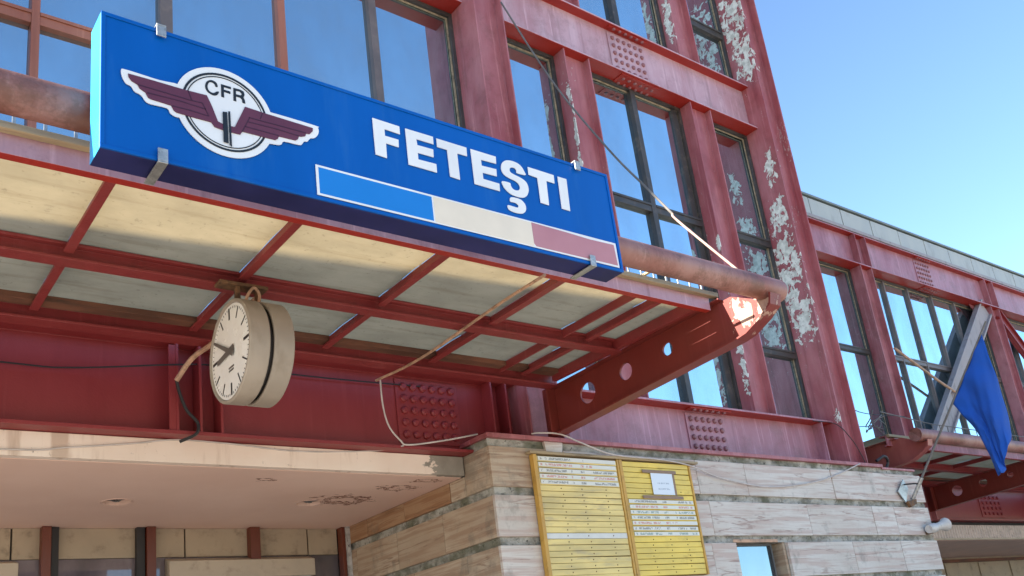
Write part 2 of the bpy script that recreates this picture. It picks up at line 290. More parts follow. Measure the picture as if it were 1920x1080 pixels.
# ------------------------------------------------------------------ mesh helpers (layout units in, metres out)
def wloc(p):
    v = Vector((0, 0, 0))
    while p is not None: v += p.location; p = p.parent
    return v
def link(name, me, mat, parent, center, label=None, kind=None):
    o = bpy.data.objects.new(name, me); COL.objects.link(o)
    o.location = center - wloc(parent) if parent else center
    if parent: o.parent = parent
    if mat and not me.materials: me.materials.append(MT[mat])
    if label: o['label'] = label
    if kind: o['kind'] = kind
    return o
class MB:
    def __init__(s): s.v = []; s.f = []; s.mi = []
    def add(s, vs, fs, mi=0):
        b = len(s.v); s.v += [Vector(v) for v in vs]; s.f += [[b+i for i in f] for f in fs]; s.mi += [mi]*len(fs); return s
    def box(s, x0, x1, y0, y1, z0, z1, mi=0):
        return s.add([(x, y, z) for z in (z0, z1) for y in (y0, y1) for x in (x0, x1)],
                     [(0, 2, 3, 1), (4, 5, 7, 6), (0, 1, 5, 4), (2, 6, 7, 3), (0, 4, 6, 2), (1, 3, 7, 5)], mi)
    def tube(s, pts, r, n=8, cap=True):
        pts = [Vector(p) for p in pts]; rings = []
        rr = r if isinstance(r, (list, tuple)) else [r]*len(pts)
        t0 = (pts[1]-pts[0]).normalized(); u = t0.orthogonal().normalized()
        for i, p in enumerate(pts):
            t = (pts[min(i+1, len(pts)-1)] - pts[max(i-1, 0)]).normalized()
            u = (u - t*u.dot(t)).normalized(); v = t.cross(u)
            rings.append([p + (u*math.cos(2*math.pi*k/n) + v*math.sin(2*math.pi*k/n))*rr[i] for k in range(n)])
        vs = [q for g in rings for q in g]; fs = []
        for i in range(len(pts)-1):
            for k in range(n): fs.append((i*n+k, i*n+(k+1) % n, (i+1)*n+(k+1) % n, (i+1)*n+k))
        if cap: fs += [tuple(range(n-1, -1, -1)), tuple(range((len(pts)-1)*n, len(pts)*n))]
        return s.add(vs, fs)
    def prism(s, poly, axis, a, b):
        """poly of 2-D points extruded along axis from a to b: x->(y,z) y->(x,z) z->(x,y)"""
        def P(q, t): return (t, q[0], q[1]) if axis == 'x' else (q[0], t, q[1]) if axis == 'y' else (q[0], q[1], t)
        n = len(poly); vs = [P(q, a) for q in poly] + [P(q, b) for q in poly]
        return s.add(vs, [tuple(range(n)), tuple(range(2*n-1, n-1, -1))] + [(i, n+i, n+(i+1) % n, (i+1) % n) for i in range(n)])
    def build(s, name, mat, parent=None, bevel=0.0, smooth=False, label=None, kind=None, segs=2):
        vs = [W(v) for v in s.v]
        lo = Vector([min(v[i] for v in vs) for i in range(3)]); hi = Vector([max(v[i] for v in vs) for i in range(3)]); c = (lo+hi)/2
        me = bpy.data.meshes.new(name); me.from_pydata([v-c for v in vs], [], s.f)
        bm = bmesh.new(); bm.from_mesh(me); bmesh.ops.recalc_face_normals(bm, faces=bm.faces)
        if bevel:
            bmesh.ops.bevel(bm, geom=[e for e in bm.edges if len(e.link_faces) == 2 and e.calc_face_angle(0) > 0.6], offset=bevel, segments=segs, affect='EDGES', profile=0.5, clamp_overlap=True)
        bm.to_mesh(me); bm.free()
        if isinstance(mat, (list, tuple)):
            for q in mat: me.materials.append(MT[q])
            if not bevel:
                for p, i in zip(me.polygons, s.mi): p.material_index = i
            mat = None
        if smooth:
            for p in me.polygons: p.use_smooth = True
            try: me.set_sharp_from_angle(angle=R(40))
            except Exception: pass
        return link(name, me, mat, parent, c, label, kind)
def flat(name, loops, mat, parent, mapf, thick, label=None):
    """2-D outline with holes -> solid plate. mapf(u, v, w) gives layout coordinates, w runs over the thickness"""
    cu = bpy.data.curves.new('tmp', 'CURVE'); cu.dimensions = '2D'; cu.fill_mode = 'BOTH'; cu.extrude = thick/2
    for lp in loops:
        sp = cu.splines.new('POLY'); sp.points.add(len(lp)-1); sp.use_cyclic_u = True
        for p, q in zip(sp.points, lp): p.co = (q[0], q[1], 0, 1)
    ob = bpy.data.objects.new('tmp', cu); COL.objects.link(ob)
    dg = bpy.context.evaluated_depsgraph_get(); me = bpy.data.meshes.new_from_object(ob.evaluated_get(dg))
    bpy.data.objects.remove(ob); bpy.data.curves.remove(cu)
    b = MB(); b.add([mapf(*v.co) for v in me.vertices], [list(p.vertices) for p in me.polygons]); bpy.data.meshes.remove(me)
    return b.build(name, mat, parent, label=label)
def circ(cx, cy, r, n=32, a0=0.0): return [(cx + r*math.cos(a0+2*math.pi*i/n), cy + r*math.sin(a0+2*math.pi*i/n)) for i in range(n)]
def spline(pts, k=8):
    P = [Vector(p) for p in pts]; P = [P[0]*2-P[1]] + P + [P[-1]*2-P[-2]]; out = []
    for i in range(1, len(P)-2):
        for j in range(k):
            t = j/k; a, b, c, d = P[i-1:i+3]
            out.append(0.5*((2*b) + (c-a)*t + (2*a-5*b+4*c-d)*t*t + (3*b-a-3*c+d)*t**3))
    return out + [P[-2]]
def tag(o, label, cat, group=None):
    o['label'] = label; o['category'] = cat
    if group: o['group'] = group
    return o
def thing(name, label, cat, at, group=None):
    o = bpy.data.objects.new(name, None); COL.objects.link(o); o.location = W(at); o.empty_display_size = 0.2
    return tag(o, label, cat, group)
def struct(o): o['kind'] = 'structure'; return o
def dup(o, delta):
    c = o.copy(); COL.objects.link(c); c.location = o.location + Vector(delta)*S; return c

# bolt meshes shared by all riveted plates
def bolt_mesh(axis):
    me = bpy.data.meshes.new('bolt_' + axis); bm = bmesh.new(); n = 8; rings = []
    for h, r in ((0.0, 1.0), (0.45, 0.95), (0.8, 0.6)):
        rings.append([bm.verts.new((r*math.cos(2*math.pi*i/n)*0.021, r*math.sin(2*math.pi*i/n)*0.021, h*0.021)) for i in range(n)])
    for a, b in ((0, 1), (1, 2)):
        for i in range(n): bm.faces.new((rings[a][i], rings[a][(i+1) % n], rings[b][(i+1) % n], rings[b][i]))
    bm.faces.new(rings[2]); q = Matrix.Rotation(R(90), 3, 'X') if axis == 'y' else Matrix.Rotation(R(180), 3, 'X')
    for v in bm.verts: v.co = q @ v.co
    bm.to_mesh(me); bm.free(); return me
BM = {'y': bolt_mesh('y'), 'z': bolt_mesh('z')}
BMAT = {}
def bolt(p, axis, mat, parent, k=1.0):
    if (axis, mat) not in BMAT:
        me = BM[axis].copy(); me.name = 'bolt'; me.materials.append(MT[mat]); BMAT[(axis, mat)] = me
    o = bpy.data.objects.new('bolt', BMAT[(axis, mat)]); COL.objects.link(o); o.parent = parent; o.location = W(p) - wloc(parent); o.scale = (k, k, k); return o
def splice(parent, mat, x0, x1, z0, z1, y, rows, cols, top=None, bot=None, yfl=None, k=1.0):
    MB().box(x0, x1, y-.022, y-.001, z0, z1).build('splice_plate', mat, parent, bevel=0.004)
    for i in range(rows):
        for j in range(cols):
            bolt((x0+(x1-x0)*(j+.75)/(cols+.5), y-.022, z0+(z1-z0)*(i+.7)/(rows+.4)), 'y', 'bolt_dark' if mat in ('red_chalky', 'red_dusk') else mat, parent, k*1.3)
    if top is not None:
        MB().box(x0-.03, x1+.03, yfl+.05, y-.08, top-.022, top-.001).build('splice_plate', 'red_vivid' if mat in ('red_chalky', 'red_dusk') else mat, parent)
        for j in range(cols): bolt((x0+(x1-x0)*(j+.75)/(cols+.5), (yfl+y)/2-.02, top-.022), 'z', 'bolt_dark' if mat in ('red_chalky', 'red_dusk') else mat, parent, k)
    if bot is not None:
        MB().box(x0+.1, x1+.1, yfl+.05, y+.2, bot-.022, bot-.001).build('splice_plate', 'red_vivid' if mat in ('red_chalky', 'red_dusk') else mat, parent)
        for r in (0.3, 0.75):
            for j in range(cols): bolt((x0+.1+(x1-x0)*(j+.75)/(cols+.5), yfl+.05+(y+.15-yfl)*r, bot-.022), 'z', 'bolt_dark' if mat in ('red_chalky', 'red_dusk') else mat, parent, k)
def girder(name, parent, mat, x0, x1, z0, z1, yf, yw, yb, t=0.045):
    b = MB(); b.prism([(yf, z0), (yb, z0), (yb, z0+t), (yw+.03, z0+t), (yw+.03, z1-t), (yb, z1-t), (yb, z1), (yf, z1), (yf, z1-t), (yw, z1-t), (yw, z0+t), (yf, z0+t)], 'x', x0, x1)
    o = b.build(name, mat, parent, bevel=0.004, segs=1)
    if mat in ('red_chalky', 'red_dusk'):                                  # undersides never saw the sun and kept their red
        o.data.materials.append(MT['red_vivid'])
        for p in o.data.polygons:
            if p.normal.z < -0.6: p.material_index = 1
    return o
def hpost(name, parent, mat, x0, x1, yf, yw, yb, z0, z1, t=0.03, label=None):
    b = MB(); b.prism([(x0, yf), (x0+t, yf), (x0+t, yw), (x1-t, yw), (x1-t, yf), (x1, yf), (x1, yb), (x1-t, yb), (x1-t, yw+.03), (x0+t, yw+.03), (x0+t, yb), (x0, yb)], 'z', z0, z1)
    return b.build(name, mat, parent, bevel=0.003, segs=1, label=label)

# ================================================================== SETTING
g = MB(); g.add([(-300, -300, GZ), (300, -300, GZ), (300, 300, GZ), (-300, 300, GZ)], [(0, 1, 2, 3)])
struct(g.build('ground', 'ground_paving'))

# ================================================================== MAIN STATION BUILDING
HALL = thing('station_building', 'tall red steel-framed station hall with peeling columns and large sky-reflecting windows', 'building', (8.96, 10.7, GZ))
MB().box(-15.6, 17.4, 10.80, 28, 2.99, 21.0).build('building_core', 'interior', HALL)
C1 = hpost('column', HALL, 'red_exposed', 8.63, 9.28, 10.0, 10.17, 10.79, 3.395, 21.0)
C2 = hpost('column', HALL, 'red_peeling', 16.95, 17.60, 10.0, 10.17, 10.79, 3.395, 21.0, label='column with pale primer showing through flaked red paint')
hpost('column', HALL, 'red_exposed', -16.2, -15.55, 10.0, 10.17, 10.79, GZ, 21.0)
MB().box(16.97, 17.58, 10.165, 10.195, 12.62, 12.66).build('weld_seam', 'red_exposed', C2)
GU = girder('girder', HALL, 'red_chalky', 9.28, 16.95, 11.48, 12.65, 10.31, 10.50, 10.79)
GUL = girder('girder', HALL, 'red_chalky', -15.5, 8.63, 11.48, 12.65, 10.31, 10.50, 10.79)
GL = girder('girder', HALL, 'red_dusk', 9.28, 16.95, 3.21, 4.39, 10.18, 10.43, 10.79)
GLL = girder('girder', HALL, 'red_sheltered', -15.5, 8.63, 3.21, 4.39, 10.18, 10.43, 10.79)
splice(GU, 'red_chalky', 12.52, 13.60, 11.56, 12.55, 10.50, 5, 6, top=12.605, bot=11.48, yfl=10.31, k=1.15)
splice(GL, 'red_dusk', 12.63, 13.70, 3.545, 4.30, 10.43, 4, 6, top=4.345, yfl=10.18, k=1.25)
splice(GLL, 'red_sheltered', 6.60, 7.65, 3.36, 4.30, 10.43, 5, 6, k=1.45)
for x in (3.50, 3.77, 4.02): MB().box(x, x+.03, 10.19, 10.43, 3.256, 4.344).build('stiffener', 'red_sheltered', GLL, bevel=0.003)
MB().box(3.42, 3.53, 10.20, 10.22, 3.26, 4.3).build('stiffener', 'red_sheltered', GLL)
for x in (8.10, 8.38): MB().box(x, x+.03, 10.19, 10.43, 3.256, 4.344).build('stiffener', 'red_sheltered', GLL, bevel=0.003)
MB().box(16.55, 16.58, 10.20, 10.43, 3.256, 4.344).build('stiffener', 'red_dusk', GL, bevel=0.003)
for nm, x0, x1 in (('a', 11.02, 11.70), ('b', 14.65, 15.33)):
    hpost('post', HALL, 'red_peeling', x0, x1, 10.35, 10.50, 10.79, 4.392, 11.478)
    hpost('post', HALL, 'red_peeling', x0, x1, 10.35, 10.50, 10.79, 12.652, 21.0)

def window(parent, x0, x1, z0, z1, yg, mull, trans, fmat, mmats, fr=0.07, label=None):
    """glazed bay: outer frame, mullions, transoms and one pane per opening; mull = [(x, width, material)], trans = [(z, height)]"""
    f = MB(); d = 0.09
    f.box(x0, x0+fr, yg-d, yg+.02, z0, z1); f.box(x1-fr, x1, yg-d, yg+.02, z0, z1)
    f.box(x0+fr, x1-fr, yg-d, yg+.02, z0, z0+fr); f.box(x0+fr, x1-fr, yg-d, yg+.02, z1-fr, z1)
    if x0 == 11.70 and z0 < 5: f.box(x1-.26, x1-fr-.03, yg-.05, yg+.02, z0+fr, z1-fr)
    o = f.build('window', fmat, parent, label=label)
    pt = MB(); s = 0.03                                     # crumbling putty bead inside the frame
    pt.box(x0+fr, x1-fr, yg-.03, yg-.012, z1-fr-s, z1-fr); pt.box(x1-fr-s, x1-fr, yg-.03, yg-.012, z0+fr, z1-fr-s)
    pt.build('putty', 'putty', o)
    xs = [x0+fr]
    for x, wd, mt in mull:
        MB().box(x-wd/2, x+wd/2, yg-d-.012, yg+.01, z0+fr, z1-fr).build('mullion', mt, o, bevel=0.004); xs += [x-wd/2, x+wd/2]
    xs.append(x1-fr); zs = [z0+fr]
    for z, h in trans: zs += [z-h/2, z+h/2]
    zs.append(z1-fr)
    for i in range(0, len(xs), 2):
        for z, h in trans:
            t = MB(); t.box(xs[i], xs[i+1], yg-d, yg+.012, z-h/2, z+h/2); t.box(xs[i], xs[i+1], yg-d-.02, yg-d, z+h/2-.05, z+h/2)
            t.build('transom', mmats, o, bevel=0.003)
        for j in range(0, len(zs), 2):
            a = random.uniform(-.007, .007); b = random.uniform(-.005, .005)   # panes never sit perfectly in plane
            X0, X1, Z0, Z1 = xs[i]-.02, xs[i+1]+.02, zs[j]-.02, zs[j+1]+.02; dx = (X1-X0)/2; dz = (Z1-Z0)/2
            q = MB(); v = []
            for y in (0.0, 0.012):
                for sx, sz in ((-1, -1), (1, -1), (1, 1), (-1, 1)): v.append((X0+dx+sx*dx, yg + y + sx*a*dx + sz*b*dz, Z0+dz+sz*dz))
            q.add(v, [(0, 1, 2, 3), (7, 6, 5, 4), (0, 4, 5, 1), (1, 5, 6, 2), (2, 6, 7, 3), (3, 7, 4, 0)]).build('pane', 'window_glass', o)
    return o
YG = 10.73
TR = [(8.665, .18), (6.0, .16)]
window(HALL, 9.28, 11.02, 4.39, 11.48, YG, [], TR[1:], 'dark_frame', 'dark_frame')
window(HALL, 11.70, 14.65, 4.39, 11.48, YG, [(13.15, .14, 'dark_frame')], TR[:1], 'dark_frame', 'dark_frame')
window(HALL, 15.33, 16.95, 4.39, 11.48, YG, [], TR, 'dark_frame', 'dark_frame')
window(HALL, 9.28, 11.02, 12.65, 20.5, YG, [], [(14.25, .2)], 'dark_frame', 'dark_frame')
window(HALL, 11.70, 14.65, 12.65, 20.5, YG, [(13.1, .16, 'dark_frame')], [], 'dark_frame', 'dark_frame')
window(HALL, 15.33, 16.95, 12.65, 20.5, YG, [], [(14.25, .2)], 'dark_frame', 'dark_frame')
window(HALL, 0.98, 8.63, 4.39, 11.48, YG, [(1.98, .10, 'mullion_salmon'), (3.60, .17, 'grey_frame'), (5.33, .12, 'mullion_salmon'), (6.97, .135, 'grey_frame')],
       [(8.67, .18)], 'dark_frame', 'mullion_salmon')
window(HALL, -15.5, 0.3, 4.39, 11.48, YG, [(-12, .1, 'grey_frame'), (-8, .1, 'grey_frame'), (-4, .1, 'grey_frame')], [], 'dark_frame', 'dark_frame')
hpost('column', HALL, 'red_exposed', 0.32, 0.97, 10.0, 10.17, 10.79, 3.395, 21.0)
MB().box(-15.5, 8.62, 10.72, 10.79, 12.652, 21.0).build('upper_wall', 'wall_render', HALL)
MB().box(-16.4, 17.8, 9.95, 28.1, 21.01, 21.4).build('roof', 'wall_render', HALL)

# entrance porch under the hall
FAS = MB().box(-10, 7.62, 10.40, 10.52, 2.93, 3.205).build('fascia', 'fascia_paint', HALL, bevel=0.006, label='cream painted concrete fascia, broken away at its right end')
# soffit with two open downlight holes
LH = [(3.455, 12.39, .175), (6.11, 12.23, .19)]
b = MB(); y0, y1 = 10.52, 14.12
xs = [-10.0]
for cx, cy, r in LH: xs += [cx-.4, cx+.4]
xs.append(7.64)
for i in range(0, len(xs), 2): b.box(xs[i], xs[i+1], y0, y1, 2.926, 2.98)
for cx, cy, r in LH:
    b.box(cx-.4, cx+.4, y0, cy-.4, 2.926, 2.98); b.box(cx-.4, cx+.4, cy+.4, y1, 2.926, 2.98)
    n_ = 24; v = []; f = []
    for i in range(n_):
        a = 2*math.pi*i/n_; c, s_ = math.cos(a), math.sin(a); m = 0.4/max(abs(c), abs(s_)); rr = r*(1+.06*math.sin(3*a+cx)+.04*math.sin(7*a))
        v += [(cx+c*m, cy+s_*m, 2.926), (cx+c*rr, cy+s_*rr, 2.926), (cx+c*rr, cy+s_*rr, 2.98)]
    for i in range(n_):
        j = (i+1) % n_; f += [(3*i, 3*j, 3*j+1, 3*i+1), (3*i+1, 3*j+1, 3*j+2, 3*i+2)]
    b.add(v, f)
SOF = b.build('soffit', 'soffit_plaster', HALL)
for cx, cy, r in LH:
    v = []; n_ = 24; c = MB(); c.prism(circ(cx, cy, r*1.3, n_), 'z', 2.981, 2.988); c.build('lamp_recess', 'shaded_rust', SOF)
    v = [(cx+math.cos(2*math.pi*i/n_)*q, cy+math.sin(2*math.pi*i/n_)*q, z) for q, z in ((r*1.02, 2.9255), (r*1.17, 2.9255), (r*1.1, 2.915)) for i in range(n_)]
    MB().add(v, [(a*n_+i, a*n_+(i+1) % n_, bq*n_+(i+1) % n_, bq*n_+i) for a, bq in ((0, 2), (2, 1)) for i in range(n_) if not (cx > 5 and 3 < i < 11)]).build('trim_ring', 'plaster', SOF)
    q = MB()
    for k in range(4): q.tube(spline([(cx+random.uniform(-.6, .6)*r, cy+random.uniform(-.6, .6)*r, 2.975-.005*k), (cx+random.uniform(-.4, .4)*r, cy+random.uniform(-.4, .4)*r, 2.945), (cx+random.uniform(-.7, .7)*r, cy+random.uniform(-.7, .7)*r, 2.96)], 4), .008, 5)
    q.build('loose_wire', 'cable_grey', SOF)
# recessed back wall of the porch
PW = MB().box(-10, 7.64, 14.12, 14.5, GZ, 2.98).build('porch_wall', 'interior', HALL)
sx = [-6, 2.55, 4.92, 6.95, 7.50]
for i in range(4): MB().box(sx[i]+.012, sx[i+1]-.012, 14.06, 14.118, 2.49, 2.924).build('panel', 'beige_panel', PW, bevel=0.004)
for a, bq in ((-6, 4.4), (4.45, 7.5)): MB().box(a, bq, 14.09, 14.117, .2, 2.484).build('pane', 'porch_glass', PW)
MB().prism([(14.08, 2.47), (13.86, 2.40), (13.86, 2.13), (14.08, 2.13)], 'x', 4.62, 6.96).build('shutter_box', 'beige_light', PW, bevel=0.006)
MB().box(4.70, 6.90, 13.90, 14.08, 1.6, 2.125).build('roller_blind', 'slat_white', PW)
MB().prism([(14.08, 2.47), (13.9, 2.42), (13.9, 2.0), (14.08, 2.0)], 'x', 1.5, 2.62).build('shutter_box', 'beige_light', PW, bevel=0.006)
for x0, x1, mt in ((2.90, 3.02, 'door_red'), (3.03, 3.13, 'cable_black'), (4.18, 4.30, 'cable_black'), (4.31, 4.44, 'door_red'), (5.90, 6.06, 'door_red'), (7.50, 7.565, 'door_red')):
    MB().box(x0, x1, 13.90 if mt == 'door_red' else 13.96, 14.055, GZ, 2.923).build('door_post', mt, PW, bevel=0.004)
MB().box(7.57, 7.635, 13.85, 14.05, GZ, 2.923).build('door_post', 'white_peeled', PW, label='door post with flaking white paint')

# ================================================================== STONE WALL
STW = thing('stone_wall', 'banded travertine-clad wall block with weathered concrete joints below the red girder', 'wall', (13.4, 12, GZ))
STW['kind'] = 'thing'
XL, XR, YF = 7.64, 19.15, 9.80
cor = MB()
wx0, wx1, wz0, wz1 = 12.585, 13.97, 0.4, 1.83                    # small window opening
cor.box(XL+.05, wx0, YF+.05, 14.4, GZ, 3.21); cor.box(wx1, XR-.05, YF+.05, 14.4, GZ, 3.21)
cor.box(wx0, wx1, YF+.05, 14.4, wz1, 3.21); cor.box(wx0, wx1, YF+.05, 14.4, GZ, wz0); cor.box(wx0, wx1, YF+.75, 14.4, wz0, wz1)
cor.build('wall_core', 'mossy_concrete', STW, label='dark mossy concrete showing between the stone courses')
def rough_band(x0, x1, z0, z1, yf, name='concrete_band', side=False):
    n_ = max(2, int((x1-x0)/.12)); v = []; f = []
    for i in range(n_+1):
        t = x0+(x1-x0)*i/n_
        for z in (z0, (z0+z1)/2, z1):
            q = yf + random.uniform(-.012, .018); v.append((q, t, z) if side else (t, q, z))
    for i in range(n_):
        for j in range(2): f.append((i*3+j, (i+1)*3+j, (i+1)*3+j+1, i*3+j+1))
    return MB().add(v, f).build(name, 'mossy_concrete', STW)
rough_band(XL, 18.95, 3.212, 3.325, YF+.03); rough_band(YF+.03, 11.0, 3.212, 3.325, XL+.02, side=True)
MB().box(XL+.03, 18.95, YF+.04, 10.3, 3.211, 3.325).build('concrete_band', 'mossy_concrete', STW)
for z0, z1 in ((2.517, 2.636), (1.82, 1.94), (1.10, 1.22)):
    if z0 < 2: rough_band(XL+.03, wx0 if z0 < 1.85 and z1 < 1.96 else XR-.03, z0, z1, YF+.042); rough_band(wx1+.1, XR-.03, z0, z1, YF+.042)
    else: rough_band(XL+.03, XR-.03, z0, z1, YF+.042)
    rough_band(YF+.04, 14.1, z0, z1, XL+.042, side=True)
CRS = [(2.636, 3.21), (1.94, 2.517), (1.22, 1.82), (.50, 1.10)]
JX = [[7.64, 9.0, 10.6, 11.91, 13.195, 15.81, 17.30, 19.15], [7.64, 9.4, 10.9, 12.081, 14.81, 16.97, 17.78, 19.15], [7.64, 9.2, 11.2, 11.95, 12.585, 13.97, 15.993, 17.7, 19.15], [7.64, 9.5, 11.4, 12.585, 13.97, 15.4, 17.1, 19.15]]
JY = [[9.80, 10.44, 10.83, 12.11, 13.27, 13.9, 14.12], [9.80, 11.10, 12.4, 13.7, 14.12], [9.80, 10.6, 12.0, 13.2, 14.12], [9.80, 11.0, 12.6, 14.12]]
for k, (z0, z1) in enumerate(CRS):
    xs = JX[k]
    for i in range(len(xs)-1):
        if k >= 2 and xs[i] > 12.5 and xs[i+1] < 14.0: continue
        d = random.uniform(-.010, .010)
        a = xs[i] + (0.0 if i == 0 else .006); c = xs[i+1] - .006
        MB().box(a, c, YF+d if i else YF, YF+.055, z0, z1+(.0 if k else 0)).build('stone_slab', 'travertine_warm' if i == 0 and k == 0 else 'travertine', STW, bevel=0.004)
    ys = JY[k]
    for i in range(len(ys)-1):
        d = random.uniform(-.008, .008)
        z2 = min(z1, 2.925) if (k == 0 and ys[i] > 10.4) else z1
        if k == 0 and ys[i] > 10.4: z2 = 2.924
        MB().box(XL+d if i else XL+.001, XL+.049, ys[i]+(.058 if i == 0 else .006), ys[i+1]-.006, z0, z2).build('stone_slab', 'travertine_stained' if (k == 0 and ys[i] > 10.8) else 'travertine_warm', STW, bevel=0.004)
MB().box(XL-.04, 17.70, 9.76, 10.5, 3.327, 3.392).build('steel_ledge', 'red_exposed', STW, bevel=0.004)
MB().box(17.71, 19.0, 9.80, 10.5, 3.30, 3.345).build('steel_ledge', 'red_exposed', STW, bevel=0.004)
MB().prism([(8.64, 3.325), (9.0, 3.325), (8.97, 3.16), (8.66, 3.16)], 'y', 9.775, 9.85).build('mortar_patch', 'travertine', STW, bevel=0.006)
# small window
SWN = MB().box(wx0+.02, wx0+.06, 9.95, 10.02, wz0, wz1).box(wx1-.30, wx1-.26, 9.95, 10.02, wz0, wz1).box(wx0+.06, wx1-.30, 9.95, 10.02, wz1-.04, wz1).build('window', 'dark_frame', STW, label='small window set into the stone wall')
MB().box(wx0+.06, wx1-.30, 9.99, 10.01, wz0, wz1-.04).build('pane', 'small_glass', SWN)
MB().box(wx0-.03, wx1-.20, 9.84, 10.0, wz1+.001, wz1+.055).build('lintel', 'conduit_tan', SWN, bevel=0.004)
MB().box(wx1-.06, wx1+.10, 9.86, 10.5, wz0, wz1).build('jamb', 'travertine_warm', SWN, bevel=0.006)

# ================================================================== LEFT CANOPY
CAN = thing('entrance_canopy', 'red steel canopy with translucent roof panels, front pipe and a pierced cantilever bracket', 'canopy', (8.95, 9.7, 3.46))
X0C, X1C = -4.0, 8.84
def bracket(parent, xb, dy, mat='red_bracket'):
    out = [(9.72, 3.46), (9.72, 4.13), (9.48, 4.13), (6.33, 4.20), (6.02, 4.04), (5.76, 3.96), (5.78, 3.87), (5.93, 3.77), (6.16, 3.665), (6.31, 3.64)]
    holes = [circ(9.03, 3.85, .155, 28), circ(8.24, 3.895, .118, 28), circ(7.45, 3.93, .085, 24)]
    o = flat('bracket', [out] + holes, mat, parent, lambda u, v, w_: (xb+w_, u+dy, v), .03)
    hw = .10
    for nm, pl, t in (('lower_flange', [(9.72, 3.455), (6.31, 3.637), (6.16, 3.662), (5.93, 3.765), (5.77, 3.868), (5.735, 4.0)], .022), ('upper_flange', [(9.72, 4.135), (9.48, 4.135), (6.45, 4.203)], .018)):
        m = MB(); v = []; s_ = -1 if nm == 'lower_flange' else 1
        for (y, z) in pl:
            off = (0, s_*t) if abs(z-3.9) > .15 or nm == 'upper_flange' else (-t, -t*.6)
            for x in (xb-hw, xb+hw): v += [(x, y+dy, z), (x, y+dy+off[0], z+off[1])]
        f = [(0, 1, 3, 2), (len(v)-4, len(v)-2, len(v)-1, len(v)-3)]
        for i in range(len(pl)-1):
            a = 4*i; c = a+4; f += [(a, a+2, c+2, c), (a+1, c+1, c+3, a+3), (a, c, c+1, a+1), (a+2, a+3, c+3, c+2)]
        m.add(v, f).build(nm, mat, o)
    MB().box(xb-.17, xb+.17, 9.725+dy, 9.76+dy, 3.42, 4.2).build('end_plate', mat, o, bevel=0.003)
    MB().box(xb-.012, xb+.012, 9.76+dy, 10.0+dy, 3.42, 4.2).build('end_plate', mat, o)
    return o
